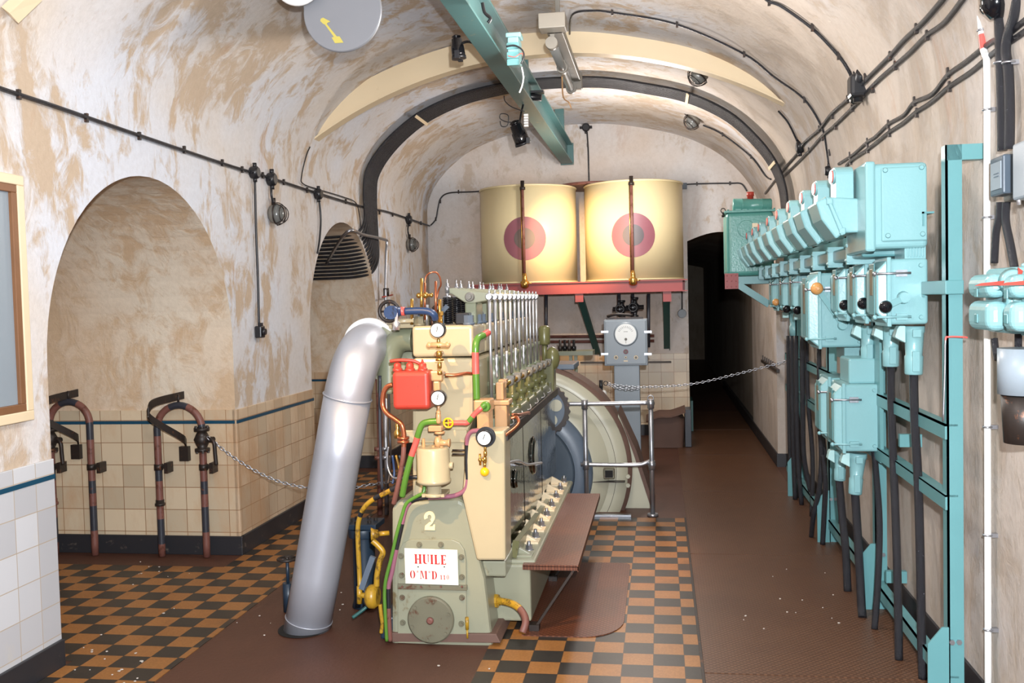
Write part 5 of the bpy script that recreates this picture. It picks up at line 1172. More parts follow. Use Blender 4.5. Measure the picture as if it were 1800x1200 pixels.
m.prism([(x, y, .0035) for x, y in P], (0, 0, .005)); tag(m.build('floor_plate', 'tread_r', base=(-.45, 5.4, 0)), 'loose brown tread plate with rounded corner lying on the checkered tiles under the step', 'plate')
# left side: blue housing, yellow pipe, yellow valve
c = aZ(643, 1050, 0); c = Vector((c.x, 5.15, 0)); cx_ = aY(640, 980, 5.15).x; zt = aY(640, 925, 5.15).z
t = thing('filter_housing', 'dark blue flanged cylinder on the floor between silver pipe and engine', 'housing', (cx_, 5.15, 0))
m = MB(); m.lathe((cx_, 5.15, .004), (0, 0, zt), [(0, .075), (.1, .062), (.9, .062), (1, .062)], 20); m.build('body', 'bluedk', t)
m = MB(); m.lathe((cx_, 5.15, zt-.055), (0, 0, .05), [(0, .085), (1, .085)], 20); m.bx(cx_-.1, cx_+.1, 5.06, 5.24, zt, zt+.03); m.build('flange', 'bluedk', t, .004)
for k in range(6):
    an = k*PI/3+.3; m = MB(); m.hexa((cx_+math.cos(an)*.07, 5.15+math.sin(an)*.07, zt+.0), (0, 0, 1), .011, .045); m.build('bolt', 'iron', t)
pipe('fuel_pipe', [(700, 854, .05), (680, 865, .05), (655, 878, .06), (640, 892, .07), (632, 910, .08), (629, 930, .08), (630, 970, .08), (632, 1010, .08), (633, 1042, .06)], .0125, ['yellow', 'black'], [(.06, 1), (.16, 0), (.22, 1), (.38, 0), (.42, 1), (1, 0)], lab='yellow painted pipe with worn black patches')
yv = MB(); c = E_(655, 1048, .0); yv.lathe(c-Vector((.03, 0, 0)), (.06, 0, 0), [(0, .045), (.3, .06), (.7, .06), (1, .045)], 16); yv.cyl(E_(630, 1045, .0), c, .014); yv.cyl(E_(632, 1060, .0), E_(632, 1030, .0), .014); o = yv.build('fuel_pump', 'yellow', eng)
pipe('pump_outlet', [(662, 1030, 0), (663, 1010, 0), (668, 985, 0), (673, 970, 0), (664, 958, 0), (655, 950, 0)], .015, ['yellow'], par=o)
pipe('pump_drain', [(668, 1062, 0), (670, 1080, 0), (672, 1095, 0), (670, 1112, 0)], .01, ['yellow'], par=o)
m = MB(); c = E_(665, 938, .0); m.lathe(c, (-.035, -.01, 0), [(0, .02), (.5, .024), (1, .034)], 14); m.cyl(c, c+Vector((.05, .02, 0)), .012); m.build('yellow_union', 'yellow', eng)
m = MB(); m.strap([E_(656, 978, -.02), E_(646, 1005, -.02), E_(636, 1035, -.02)], (0, 1, 0), .02, .028); m.build('hand_lever', 'slate', eng)
m = MB(); c = E_(692, 1040, .0); m.bx(E_(668, 1100, .03).x, E_(692, 1100, .03).x, EY+.03, EY+.35, 0.004, .12); m.build('pump_base', 'bluedk', eng, .01)
pipe('green_stay', [(668, 1045, .15), (640, 1070, .1), (620, 1085, .08)], .009, ['brace'])
for i, (dx, mt) in enumerate(((0, 'blue'), (10, 'yellow'), (20, 'bluedk'), (-8, 'iron'))):
    pipe('wiring_pipe', [(690+dx*.6, 800, .1), (693+dx, 830, .1), (690+dx, 850, .08)], .006, [mt])
pipe('white_hose', [(683, 785, .04), (681, 800, .04), (682, 822, .04), (690, 838, .02), (702, 840, 0), (728, 840, 0)], .005, ['galv'])
pipe('lamp_rod', [(703, 840, .03), (735, 838, -.03)], .01, ['black'])
m = MB(); c = E_(699, 770, .0); m.lathe(c, (0, 0, .09), [(0, .016), (.3, .02), (.5, .008), (.7, .012), (1, .004)], 10); m.build('brass_cock', 'brass', eng)
pipe('iron_stay', [(668, 660, .2), (668, 760, .2), (672, 860, .2)], .008, ['darkpipe'])
t = thing('floor_valve', 'small round dark hand valve on a stem left of the silver pipe foot', 'valve', aZ(508, 1075))
c = aZ(508, 1075); zt = aY(505, 982, c.y).z; m = MB(); m.cyl((c.x, c.y, .004), (c.x, c.y, zt*.55), .03); m.cyl((c.x, c.y, zt*.5), (c.x, c.y, zt), .009); m.build('stem', 'bluedk', t)
wheel(t, (c.x, c.y, zt), (0, 0, 1), .05, .008, 'iron')
# ================================================================ SWITCHGEAR RACK (right wall)
XR = 1.13
t = thing('switchgear_rack', 'turquoise steel angle rack standing along the right wall, carrying the switch boxes', 'rack', (XR, 6, 0))
posts = [3.99, 5.30, 6.72, 8.25]
zp = aX(1668, 256, XR).z
for i, y in enumerate(posts):
    m = MB(); zt = zp if i == 0 else 2.15
    m.bx(XR-.02, XR+.04, y, y+.008, .004, zt); m.bx(XR-.02, XR-.012, y, y+.06, .004, zt); m.build('post', 'cyan_d', t)
    m = MB(); hh = .36; m.prism([(XR-.10, y-.012, .004), (XR-.02, y-.012, .004), (XR-.02, y-.012, hh), (XR-.045, y-.012, hh), (XR-.10, y-.012, hh-.07)], (0, .008, 0)); m.build('foot_plate', 'cyan_d', t)
    for z in (.12, .3):
        m = MB(); m.hexa((XR-.008, y-.004, z), (0, -1, 0), .011, .01); m.hexa((XR+.02, y-.0, z), (0, -1, 0), .011, .01); m.build('bolt', 'galv', t)
    m = MB(); m.bx(XR-.015, WR, y-.0, y+.05, zt-.06, zt); m.build('wall_bracket', 'cyan_d', t)
zr = [aX(1650, 752, XR-.02).z, aX(1650, 872, XR-.02).z, .13]
for z in zr+[1.70, 2.0]:
    m = MB(); m.bx(XR-.028, XR-.02, posts[0] if z < 1.5 else 4.3, 8.9, z-.03, z+.03); m.bx(XR-.028, XR+.02, posts[0] if z < 1.5 else 4.3, 8.9, z+.022, z+.03); m.build('rail', 'cyan_d', t)
m = MB(); a = aX(1640, 505, XR); m.bx(XR-.03, XR+.04, 3.97, 4.32, 1.68, 1.735); m.build('side_arm', 'cyan_d', t, .004)
for (y, z) in ((5.05, .26), (4.75, 1.0)):
    m = MB(); m.bx(XR-.02, XR+.08, y, y+.03, z-.04, z+.02); m.build('stay', 'cyan_d', t)
m = MB(); P = [aY(1700, 593, 3.93), aY(1690, 592, 3.95), aY(1668, 592, 3.97), aY(1662, 598, 3.97), aY(1661, 650, 3.97), aY(1658, 740, 3.97)]; m.tube(catmull(P, 5), .004, 6, bands=[(.22, 0), (1, 1)]); tag(m.build('wire', ['lamp_red', 'galv'], base=P[0]), 'thin red and grey wire from the wall switches down the nearest rack post', 'wire')
# big box
def A(x, y, Y): return aY(x, y, Y)
YB = 4.32
a, b = A(1525, 288, YB), A(1632, 435, YB)
t = thing('distribution_box', 'largest turquoise metal box at the near top end of the switchgear rack', 'box', ((a.x+b.x)/2, YB, b.z))
m = MB(); m.bx(a.x, b.x, YB, YB+.42, b.z, a.z); m.build('body', 'cyan', t, .02, seg=3)
m = MB(); m.bx(a.x-.012, a.x+.03, YB-.01, YB+.43, b.z-.01, a.z+.01); m.build('cover_flange', 'cyan', t, .01)
a2, b2 = A(1549, 295, YB-.012), A(1630, 422, YB-.012); m = MB(); m.bx(a2.x, b2.x, YB-.014, YB, b2.z, a2.z); pl = m.build('access_plate', 'cyan', t, .006)
for (x, y) in ((1556, 299), (1620, 294), (1561, 414), (1622, 411)):
    m = MB(); m.lathe(A(x, y, YB-.014), (0, -.005, 0), [(0, .011), (1, .008)], 12); m.build('screw', 'cyan', pl)
m = MB(); aa = A(1590, 432, YB+.02); bb = A(1628, 455, YB+.02); m.bx(aa.x, bb.x, YB+.02, YB+.2, bb.z-.01, aa.z+.01)
for i in range(6): m.bx(aa.x+.012*i+.01, aa.x+.012*i+.016, YB+.015, YB+.02, bb.z+.01, aa.z)
m.build('terminal_neck', 'cyan', t, .003)
# row of nine hooded fuse units
SP = 1.258
cyc = [(1463.6, 309), (1432.4, 330), (1409.6, 347), (1386, 368), (1366, 382), (1349.4, 393), (1334, 402), (1323, 408), (1313, 416)]
Yc = [aX(x, y, .78).y for x, y in cyc]
YU = Yc[0]-.06
t0 = thing('fuse_unit', 'turquoise hooded fuse unit, nearest of the top row, its red disc beside the large box', 'fuse unit', (1.0, YU, 1.9), 'hooded fuse units along the top of the rack')
P = [A(x, y, YU) for x, y in ((1456, 346), (1521, 349), (1523, 408), (1488, 409), (1481, 411))]
m = MB(); m.prism([P[0], P[4], P[3], P[2], P[1]], (0, .26, 0)); m.build('body', 'cyan', t0, .008)
P = [A(x, y, YU-.015) for x, y in ((1451, 345), (1458, 347), (1487, 411), (1479, 414))]
m = MB(); m.prism([P[0], P[3], P[2], P[1]], (0, .29, 0)); m.build('cover_flange', 'cyan', t0, .004)
P = [A(x, y, YU) for x, y in ((1434, 355), (1453, 346), (1480, 412), (1470, 420), (1444, 386))]
m = MB(); m.prism([P[0], P[4], P[3], P[2], P[1]], (0, .25, 0)); hd = m.build('hood', 'cyan', t0, .008)
for i, f in enumerate((.1, .9)):
    for dy in (-.005, .26):
        c = A(1455, 348, YU).lerp(A(1483, 412, YU), f)+Vector((0, dy, 0)); m = MB(); m.box(c, (.028, .022, .028)); m.build('latch', 'cyan', t0, .005)
P0, P1 = A(1469, 291, YU+.02), A(1501, 350, YU+.02); hw = .065
m = MB(); yc_ = YU+.02+hw
pts = [(P1.z, yc_-hw), (P0.z-.04, yc_-hw)]+[(P0.z-.04+.04*math.sin(a), yc_-hw*math.cos(a)) for a in [PI*i/12 for i in range(1, 12)]]+[(P0.z-.04, yc_+hw), (P1.z, yc_+hw)]
m.prism([(P0.x, y, z) for z, y in pts][::-1], (P1.x-P0.x, 0, 0)); bx_ = m.build('indicator_box', 'cyan', t0, .003)
def oval(x, ry, rz, th, name, mt, par):
    m = MB(); m.prism([(x, yc_+math.cos(a)*ry, P0.z-.042+math.sin(a)*rz) for a in [2*PI*i/24 for i in range(24)]], (-th, 0, 0)); return m.build(name, mt, par)
oval(P0.x+.001, .055, .034, .008, 'bezel', 'cyan', bx_)
oval(P0.x-.006, .048, .029, .006, 'red_lens', 'lamp_red', bx_)
ordw = ['second', 'third', 'fourth', 'fifth', 'sixth', 'seventh', 'eighth', 'farthest']
for i in range(1, 9):
    copy_tree(t0, (0, Yc[i]-Yc[0], 0), 'turquoise hooded fuse unit with red disc, '+(ordw[i-1]+' in the top row from the large box' if i < 8 else 'last in the top row beside the green tank'))
t = thing('busbar_trunking', 'turquoise bolted trunking running under the row of hooded fuse units', 'trunking', (1.0, 6.6, 1.83))
a = A(1525, 432, YB+.12); zt, zb = A(1500, 420, YB+.2).z, A(1525, 446, YB+.2).z
m = MB(); m.bx(.90, 1.10, YB+.2, 9.0, zb-.015, zt-.02); m.build('duct', 'cyan_d', t, .01)
for i in range(9):
    y = YB+.42+.51*i; m = MB(); m.bx(.875, 1.10, y, y+.03, zb-.04, zt+.0); f_ = m.build('joint_flange', 'cyan', t, .003)
    m = MB(); m.cyl((.882, y-.02, zt-.02), (.882, y+.04, zt-.02), .011, n=8); m.build('bolt', 'cyan', f_)
    m = MB(); m.cyl((.882, y-.02, zb-.02), (.882, y+.04, zb-.02), .011, n=8); m.build('bolt', 'cyan', f_)
# lower switch boxes
def switchbox(label, Y, xf, xb, z0, z1, depth, knob=None, kr=.0275, kpx=None, group=None, latches=True, windows=1, cover=.045):
    t = thing('switch_box', label, 'switch box', ((xf+xb)/2, Y, z0), group)
    m = MB(); m.bx(xf, xb, Y, Y+depth, z0, z1); m.build('body', 'cyan', t, .014, seg=3)
    m = MB(); c1, c2 = .05, cover; cd_ = depth*.62
    m.prism([(xf-c2, Y+.012, z0+.05), (xf, Y+.0, z0+.0), (xf, Y, z1-.0), (xf-c2, Y+.012, z1-.05)][::-1], (0, cd_, 0)); cv = m.build('cover', 'cyan', t, .008)
    m = MB(); m.bx(xf-.006, xf+.012, Y-.012, Y+cd_+.02, z0-.008, z1+.008); m.build('cover_flange', 'cyan', t, .004)
    m = MB(); zz = (z1-z0); m.bx(xf-c2-.004, xf-c2+.002, Y+cd_*.36, Y+cd_*.62, z0+zz*.45, z1-zz*.14); wn = m.build('label_window', 'eng_d', cv, .002)
    m = MB(); m.bx(xf-c2-.002, xf-c2+.002, Y+cd_*.24, Y+cd_*.74, z0+zz*.15, z1-zz*.06); m.build('window_surround', 'cyan_d', cv, .002)
    for z in (z0+zz*.12, z0+zz*.78):
        m = MB(); m.cyl((xf-c2-.012, Y-.015, z), (xf+.09, Y-.015, z), .0055, n=8); m.bx(xf+.03, xf+.075, Y-.018, Y+.0, z-.014, z+.014); m.ball((xf-c2-.012, Y-.015, z), .011, 8); m.build('latch', 'cyan' if z < (z0+z1)/2 else 'galv', t)
    for z in (z0+.03, z1-.03):
        m = MB(); m.lathe((xb-.03, Y, z), (0, -.008, 0), [(0, .01), (1, .008)], 10); m.build('screw', 'cyan', t)
    if knob:
        kc = A(kpx[0], kpx[1], Y-.05); pv = A(kpx[2], kpx[3], Y-.02)
        m = MB(); m.lathe(pv+Vector((0, .02, 0)), (0, -.03, 0), [(0, .028), (1, .022)], 14); m.strap([pv, kc], (0, 1, 0), .008, .026); ar = m.build('handle_arm', 'cyan', t)
        m = MB(); m.ball(kc, kr, 18); m.lathe(kc-Vector((0, kr*.96, 0)), (0, -.004, 0), [(0, kr*.3), (1, kr*.25)], 10); m.build('knob', knob, ar)
    return t
def gland(par, px0, py0, px1, py1, Y, w0, w1, hood=True):
    a = A(px0, py0, Y); b = A(px1, py1, Y); L = a-b
    m = MB(); m.lathe(a, b-a, [(0, w0*.5), (.12, w0*.5), (.14, w0*.46), (.6, w1*.5), (.62, w1*.56), (.97, w1*.54), (1, w1*.5)], 16); g_ = m.build('cable_gland', 'cyan', par)
    m = MB(); m.box(a.lerp(b, .72)+Vector((0, -w1*.5, 0)), (.03, .02, (a-b).length*.42)); m.build('clamp', 'cyan', g_, .003)
    m = MB(); m.box(a.lerp(b, .14)+Vector((0, -w0*.5, 0)), (.035, .02, .035)); m.build('lug', 'cyan', g_, .003)
    if hood:
        c = a.lerp(b, .08)
        m = MB(); m.prism([c+Vector((-w0*.45, -.02, -.055)), c+Vector((-w0*.95, -.02, -.03)), c+Vector((-w0*.85, -.02, .005)), c+Vector((-w0*.75, -.02, .02)), c+Vector((-w0*.45, -.02, .02))], (0, .06, 0)); m.build('hood', 'cyan_l', g_, .004)
    return b
def drop(label, px, Ys, r=.0185, top=None):
    P = [A(x, y, Y) for (x, y), Y in zip(px, Ys)]
    if P[-1].z < .1: P[-1].z = .005
    m = MB(); m.tube(catmull(P, 6), r, 10); o = tag(m.build('cable', 'cable', base=P[0]), label, 'cable')
    return o
x3 = A(1561, 500, YB).x; xb = A(1632, 500, YB).x; z3t, z3b = A(1600, 454, YB).z, A(1600, 570, YB).z
s3 = switchbox('turquoise switch box with black knob directly under the large box', YB, x3, xb, z3b, z3t, .34, 'blackgloss', .027, (1557, 539, 1590, 523))
def Yof(px, X): return aX(px, 535, X).y
kx = A(1557, 539, YB-.05).x
Y2, Y1 = Yof(1518, kx)+.05, Yof(1485, kx)+.05
s2 = switchbox('turquoise switch box with black knob, second from the near end', Y2, x3, xb, z3b, z3t, .34, 'blackgloss', .028, (1518, 533, 1548, 521))
s1 = switchbox('turquoise switch box with black knob between the wide box and the second', Y1, x3, xb, z3b, z3t, .34, 'blackgloss', .028, (1485, 536, 1512, 524))
g3b = gland(s3, 1607, 573, 1606, 658, YB+.08, .088, .07)
g2b = gland(s2, 1566, 572, 1566, 644, Y2+.08, .088, .07)
g1b = gland(s1, 1527, 572, 1526, 635, Y1+.08, .088, .07)
drop('thick black cable dropping from the nearest switch box to the floor', [(1606, 657), (1608, 740), (1614, 850), (1618, 1000), (1620, 1120), (1622, 1200)], [YB+.08]*3+[4.37, 4.36, 4.35])
drop('thick black cable dropping from the second switch box to the floor', [(1566, 642), (1567, 720), (1572, 850), (1576, 960), (1579, 1080), (1580, 1161)], [Y2+.08, Y2+.08, Y2+.03, 4.66, 4.6, 4.57])
drop('black cable dropping from the third switch box and curving to the floor', [(1526, 633), (1530, 720), (1540, 830), (1546, 920), (1543, 1030), (1537, 1105)], [Y1+.08, Y1+.08, Y1+.02, 5.1, 5.03, 4.98], .016)
# wide box with beige knob
YW = 5.62
xw = A(1440, 540, YW).x; xwb = 1.13; zwt, zwb = A(1500, 478, YW).z, A(1500, 610, YW).z
sw = switchbox('wide turquoise switch box with beige knob in the middle of the rack', YW, xw, xwb, zwb, zwt, .46, 'orange', .035, (1436, 507, 1482, 572), cover=.06)
m = MB(); a = A(1484, 612, YW+.1); m.bx(a.x, xwb, YW+.1, YW+.35, zwb-.075, zwb+.005); m.build('neck', 'cyan', sw, .006)
for i, (kpx, pvx, mt, lab, kr) in enumerate((((1402, 545), (1418, 536), 'blackgloss', 'narrow turquoise switch box with black knob beyond the wide box, nearer of two', .03), ((1383, 543), (1396, 534), 'blackgloss', 'narrow turquoise switch box with black knob beyond the wide box, farther of two', .03), ((1364, 531), (1376, 540), 'orange', 'farthest turquoise switch box with small beige knob at the end of the lower row', .03))):
    Y = Yof(kpx[0], kx)+.05
    s_ = switchbox(lab, Y, x3, xb, z3b+.01, z3t, .36, mt, kr, kpx+pvx)
    c = Vector(((x3+xb)/2+.06, Y+.1, 0)); gz = z3b-.18; 
    m = MB(); m.lathe((c.x, c.y, z3b+.01), (0, 0, -.22), [(0, .045), (.6, .035), (.62, .042), (1, .038)], 14); m.build('cable_gland', 'cyan', s_)
    m = MB(); m.box((c.x-.07, c.y, z3b-.035), (.05, .06, .05)); m.build('hood', 'cyan_l', s_, .006)
    P = [Vector((c.x, c.y, z3b-.2)), Vector((c.x+.0, c.y-.03, .9)), Vector((c.x+.02, c.y-.1, .45)), Vector((c.x+.0, c.y-.15, .004))]; m = MB(); m.tube(catmull(P, 6), .017, 8)
    tag(m.build('cable', 'cable', base=P[0]), ['thick black cable dropping from the nearer narrow switch box', 'thick black cable dropping from the farther narrow switch box', 'thick black cable dropping from the farthest switch box with beige knob'][i], 'cable')
# lower pair
YL = 5.2
xl = A(1482, 720, YL).x; zl1, zl0 = A(1500, 676, YL).z, A(1500, 794, YL).z
sl = switchbox('lower turquoise switch box with two latches, nearer of the low pair', YL, xl, 1.12, zl0, zl1, .34, None)
m = MB(); a = A(1495, 634, YL+.06); m.bx(A(1492, 650, YL+.06).x, 1.12, YL+.06, YL+.32, zl1-.002, A(1500, 630, YL+.06).z); m.build('top_box', 'cyan', sl, .012)
m = MB(); m.bx(1.105, 1.125, YL-.06, YL+.4, zl0-.05, zl1+.25); m.build('back_plate', 'cyan_d', sl, .003)
sl2 = switchbox('lower turquoise switch box, farther of the low pair', YL+.42, xl, 1.12, zl0, zl1, .34, None)
b1 = gland(sl, 1508, 796, 1503, 868, YL+.1, .095, .065)
b2 = gland(sl2, 1478, 792, 1476, 844, YL+.52, .08, .06)
drop('thick black cable from the nearer low switch box to the floor', [(1503, 866), (1507, 930), (1511, 1000), (1514, 1060), (1516, 1092)], [YL+.1, YL+.08, 5.25, 5.2, 5.15], .022)
drop('thick black cable from the farther low switch box to the floor', [(1475, 842), (1480, 900), (1486, 960), (1490, 1040)], [YL+.52, YL+.5, 5.65, 5.61], .022)
drop('black cable curving left behind the low pair of switch boxes', [(1440, 745), (1444, 800), (1440, 860), (1430, 905), (1426, 940)], [6.7, 6.7, 6.7, 6.75, 6.85], .017)
drop('black cable dropping behind the low pair down to the rack foot', [(1447, 800), (1451, 850), (1449, 900), (1446, 955)], [6.55, 6.55, 6.6, 6.65], .017)
for i, (x0, x1, Y) in enumerate(((1386, 1391, 8.3), (1392, 1397, 8.1), (1399, 1408, 7.9), (1410, 1424, 7.6))):
    drop('thick black vertical cable in the cluster at the far end of the rack', [(x0, 590), (x0+1, 700), (x0+3, 800), (x1+1, 900-12*i if i else 880)], [Y]*4, .019)['group'] = 'vertical cables at the far end of the rack'
# far green tank
YF = 8.95
a, b = A(1276, 372, YF), A(1362, 490, YF); xf_ = a.x
t = thing('oil_switch_tank', 'green metal oil switch tank with red cap at the far end of the rack', 'tank', ((a.x+b.x)/2, YF+.2, b.z))
m = MB(); m.bx(a.x, b.x, YF, YF+.42, b.z+.03, a.z); m.build('tank_body', 'green_t', t, .045, seg=4)
m = MB(); m.bx(a.x-.012, b.x+.01, YF-.012, YF+.43, a.z-.012, a.z+.008); m.build('rim', 'green_t', t, .003)
for i in range(8):
    m = MB(); m.hexa((a.x+.02+.058*i, YF-.0, a.z+.006), (0, 0, 1), .009, .012); m.build('rim_bolt', 'green_t', t)
c0 = A(1288, 361, YF+.1); c1 = A(1356, 361, YF+.1); m = MB(); m.lathe(c0, c1-c0, [(0, .055), (.02, .062), (.24, .062), (.245, .066), (.26, .062), (.74, .062), (.75, .066), (.76, .062), (.98, .062), (1, .055)], 24); m.bx(c0.x+.02, c1.x-.02, YF+.05, YF+.16, a.z, c0.z); m.build('header', 'green_t', t)
c = A(1319, 348, YF+.1); m = MB(); m.lathe(c-Vector((0, 0, .02)), (0, 0, .075), [(0, .028), (.5, .028), (.52, .034), (1, .032)], 16); m.build('red_cap', 'red', t)
m = MB(); c = A(1271, 370, YF+.1); m.torus(c, (0, 1, 0), .02, .005, 16, 6); m.cyl(c-Vector((0, 0, .02)), c-Vector((-.0, 0, .06)), .014); m.build('lifting_ring', 'iron', t)
m = MB(); c = A(1312, 402, YF-.004); m.lathe(c, (0, .006, 0), [(0, .075), (1, .08)], 30); m.build('round_boss', 'green_t', t)
m = MB(); c = A(1327, 397, YF-.02); m.box(c, (.05, .02, .05)); m.build('tag_plate', 'cream', t)
t = thing('tank_bracket', 'turquoise bracket with red end under the green tank', 'bracket', (.9, YF, 1.7))
zb_ = b.z+.03
m = MB(); m.bx(a.x+.02, WR, YF-.05, YF+.0, zb_-.07, zb_-.002); m.bx(a.x+.02, WR, YF+.3, YF+.35, zb_-.07, zb_-.002); m.bx(a.x+.02, a.x+.06, YF-.05, YF+.35, zb_-.06, zb_-.01); m.build('shelf_bar', 'cyan_d', t)
p = A(1286, 494, YF-.06); m = MB(); m.box(p, (.12, .012, .14)); rp = m.build('end_plate', 'redbeam', t)
m = MB()
for ix in range(3):
    for iz in range(3): m.lathe(p+Vector((-.04+.04*ix, -.006, -.05+.05*iz)), (0, -.004, 0), [(0, .006), (1, .004)], 8)
m.build('rivets', 'redbeam', rp)
m = MB(); m.strap([A(1297, 500, YF-.04), A(1352, 535, YF-.04)], (0, 1, 0), .05, .06); m.build('diagonal', 'cyan_d', t)
for s_ in ((1385, 340),):
    pass
# ================================================================ NEAR RIGHT WALL
XW = WR
def nx(px, py, X): return aX(px, py, X)
def vtube(name, label, px, X, r, mat='cable', cat='cable', bands=None, clip=()):
    P = [nx(x, y, X) for x, y in px]; m = MB(); m.tube(catmull(P, 6), r, 12, bands=bands); o = tag(m.build(name, mat, base=P[-1]), label, cat)
    for x, y in clip:
        c = nx(x, y, X); k = MB(); k.torus(c, (0, 0, 1), r*1.15, .004, 20, 6); k.box(c+Vector((.02, 0, 0)), (.03, .02, .015)); k.build('pipe_clip', 'galv', o)
    return o
b0 = nx(1738, 1190, XW-.03)
vtube('conduit', 'white conduit running down the near right wall with red tape at its top joint', [(1719, -30), (1727, 75), (1731, 95), (1735, 130), (1735, 400), (1736, 800), (1737, 1230)], XW-.035, .0125, ['pvc', 'lamp_red'], 'conduit', [(.075, 0), (.10, 1), (1, 0)], [(1726, 53), (1735, 193), (1735, 382), (1736, 750), (1736, 940), (1737, 1106)])
vtube('cable', 'left of the two thick black cables rising above the grey meter box', [(1752, -30), (1755, 5), (1757, 60), (1760, 150), (1762, 265)], XW-.04, .017, clip=[(1758, 110)])
vtube('cable', 'right of the two thick black cables rising above the grey meter box', [(1793, -30), (1783, 25), (1772, 60), (1768, 90), (1773, 130), (1775, 200), (1774, 262)], XW-.04, .017, clip=[(1773, 110)])
vtube('cable', 'black cable from the meter box down into the left wall switch', [(1758, 355), (1757, 380), (1751, 410), (1748, 462)], XW-.05, .013)
vtube('cable', 'black cable from the meter box down into the right wall switch', [(1769, 355), (1768, 390), (1776, 430), (1784, 475)], XW-.05, .014)
vtube('cable', 'black cable below the left wall switch running behind the grey cylinder', [(1748, 595), (1750, 612), (1754, 632)], XW-.05, .012)
vtube('cable', 'black cable below the right wall switch into the grey cylinder', [(1790, 585), (1790, 600), (1790, 620)], XW-.05, .012)
c = nx(1752, 8, XW-.05); t = tag(MB().lathe(c-Vector((0, .0, .05)), (0, 0, .12), [(0, .022), (.3, .05), (.7, .055), (1, .03)], 14).build('cable_junction', 'blackgloss', base=c), 'black cable joint at the top photo edge above the twin cables', 'cable joint')
m = MB(); m.ball(c+Vector((0, .1, .02)), .028, 10); m.ball(c+Vector((0, -.1, .02)), .028, 10); m.cyl(c+Vector((0, -.1, .02)), c+Vector((0, .1, .02)), .016); m.build('branch', 'blackgloss', t)
# meter box
t = thing('meter_box', 'grey meter box with dark framed window on the near right wall', 'meter', (XW, 3.6, 2.0))
xm = 1.15
ya_, yb2 = nx(1763, 300, xm).y, nx(1740, 300, xm).y
zt_, zb2 = nx(1750, 276, xm).z, nx(1750, 344, xm).z
m = MB(); m.bx(xm+.045, XW, ya_-.1, yb2+.01, zb2-.02, zt_+.02); m.build('box', 'greyd', t, .01)
m = MB(); m.bx(xm, xm+.05, ya_, yb2, zb2, zt_); mt_ = m.build('meter_case', 'slate2', t, .006)
m = MB(); m.bx(xm-.003, xm+.002, ya_+.015, yb2-.015, zb2+.02, zt_-.02); m.build('window', 'grey', mt_)
m = MB(); m.bx(xm-.005, xm-.002, ya_+.03, yb2-.05, (zb2+zt_)/2-.004, (zb2+zt_)/2-.001); m.bx(xm-.005, xm-.002, ya_+.03, yb2-.05, (zb2+zt_)/2+.006, (zb2+zt_)/2+.009); m.build('reading_line', 'slate', mt_)
pp = aY(1783, 250, 3.2); m = MB(); m.bx(pp.x, XW, 3.05, 3.22, aY(1783, 352, 3.2).z, aY(1790, 252, 3.2).z); m.build('side_box', 'grey', t, .008)
m = MB(); c = aY(1791, 360, 3.2); m.cyl(c, c+Vector((0, 0, .03)), .006); m.build('seal_screw', 'steel', t)
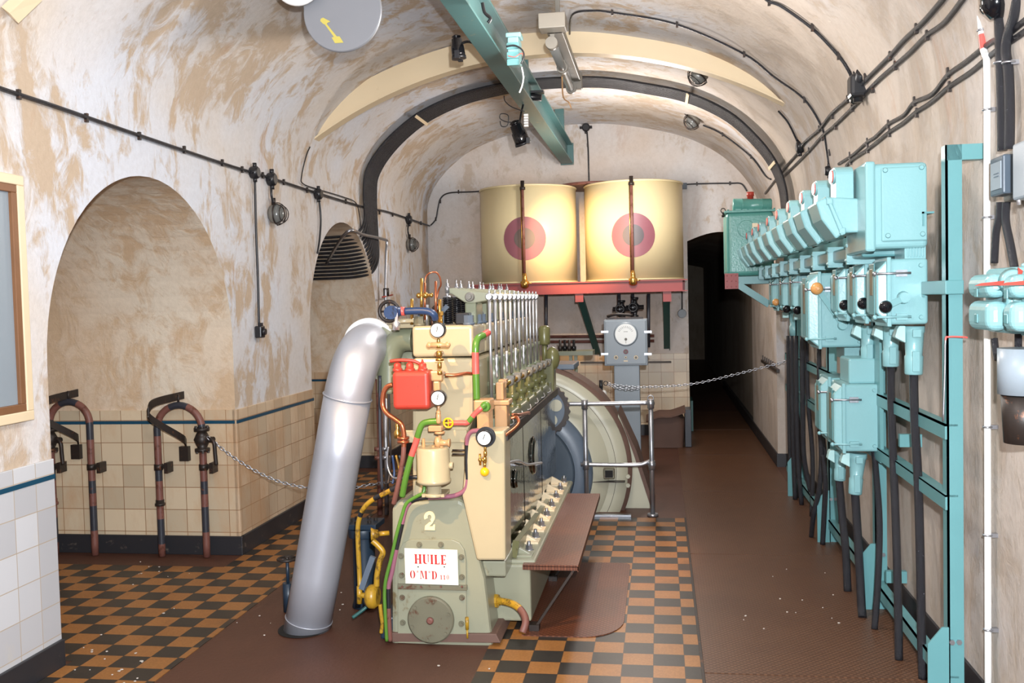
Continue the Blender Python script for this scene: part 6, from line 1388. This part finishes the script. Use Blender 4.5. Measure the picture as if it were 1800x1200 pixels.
# wall switches with red arrows
def wallswitch(label, pl, pr, yt, yb_, xf, pn):
    """pl..pr: far/near edges of the face towards the room; pn: right edge of the near face"""
    yA, yB_ = nx(pl, 500, xf).y, nx(pr, 500, xf).y; z1, z0 = nx(pr, yt, xf).z, nx(pr, yb_, xf).z
    t = thing('wall_switch', label, 'switch', (XW, yB_, z0))
    m = MB(); m.bx(xf+.06, XW, yB_, yA, z0, z1); m.build('case', 'cyan', t, .02, seg=3)
    zm = (z0+z1)/2
    m = MB(); m.bx(xf, xf+.07, yB_+.01, yA-.01, zm+.01, z1-.02); hd = m.build('upper_cover', 'cyan', t, .03, seg=4)
    m = MB(); m.bx(xf, xf+.07, yB_+.01, yA-.01, z0+.01, zm-.0); lc = m.build('lower_cover', 'cyan', t, .03, seg=4)
    for z in (z0+.05, z1-.08):
        m = MB(); m.box((xf-.002, (yA+yB_)/2, z), (.004, .03, .03)); m.build('name_plate', 'cyan_d', t, .002)
    m = MB(); c = Vector((xf+.075, yB_, zm+.06)); m.lathe(c+Vector((0, .01, 0)), (0, -.03, 0), [(0, .045), (1, .035)], 18); sp_ = m.build('spindle', 'cyan', t)
    y = yB_-.035
    m = MB(); m.prism([(c.x-.13, y, c.z-.010), (c.x-.02, y, c.z-.01), (c.x+.0, y, c.z-.045), (c.x+.035, y, c.z-.02), (c.x+.075, y, c.z-.03), (c.x+.06, y, c.z+.005), (c.x+.065, y, c.z+.04), (c.x+.03, y, c.z+.02), (c.x, y, c.z+.045), (c.x-.0, y, c.z+.008), (c.x-.11, y, c.z-.002)], (0, -.006, 0)); m.build('red_arrow', 'red', sp_)
    m = MB(); m.lathe((XW-.05, yB_+.06, z1-.01), (0, 0, .05), [(0, .035), (.4, .035), (.5, .022), (1, .02)], 14); m.build('top_gland', 'cyan', t)
    m = MB(); m.lathe((XW-.05, yB_+.06, z0+.01), (0, 0, -.04), [(0, .035), (.4, .035), (.5, .022), (1, .02)], 14); m.build('bottom_gland', 'cyan', t)
    for z in (z0+.04, zm, z1-.04):
        m = MB(); m.cyl((xf+.07, yB_-.012, z), (xf+.12, yB_-.012, z), .007); m.build('latch', 'cyan', t)
    return t
wallswitch('turquoise wall switch with red arrow handle, left of the near pair', 1697, 1738, 470, 588, 1.045, 1760)
wallswitch('turquoise wall switch with red arrow handle, right of the near pair, at photo edge', 1757, 1782, 470, 590, 1.06, 1820)
m = MB(); P = [A(1700, 590, 3.75), A(1708, 585, 3.73), A(1712, 580, 3.72)]; 
m = MB(); c = aY(1775, 655, 3.38); r_ = .075
zt_, zb2 = aY(1775, 613, 3.3).z, aY(1775, 694, 3.3).z
cc = aY(1795, 655, 3.38)
m.lathe((XW-.085, 3.33, zb2), (0, 0, zt_-zb2), [(0, .08), (1, .08)], 32); tag(m.build('cable_pot', 'grey', base=(XW-.085, 3.33, zb2)), 'grey cylindrical cable end pot below the wall switches at the right photo edge', 'cable pot')
m = MB(); m.lathe((XW-.085, 3.33, zb2-.16), (0, 0, .155), [(0, .062), (1, .07)], 20); tag(m.build('tape_wrap', 'iron', base=(XW-.085, 3.33, zb2-.16)), 'dark brown wrapped cable end under the grey pot', 'wrapping')
# comb rack on the corridor wall
p = aX(1350, 642, CX1-.02); m = MB(); m.strap([aX(1340, 634, CX1-.02), aX(1368, 652, CX1-.02)], (1, 0, 0), .03, .03)
for i in range(7): q_ = aX(1341+i*3.5, 634+i*2.3, CX1-.03); m.box(q_+Vector((0, 0, .035)), (.012, .012, .05))
tag(m.build('hook_rail', 'iron', base=p), 'small dark comb shaped hook rail on the corridor wall where the chain ends', 'hook rail')
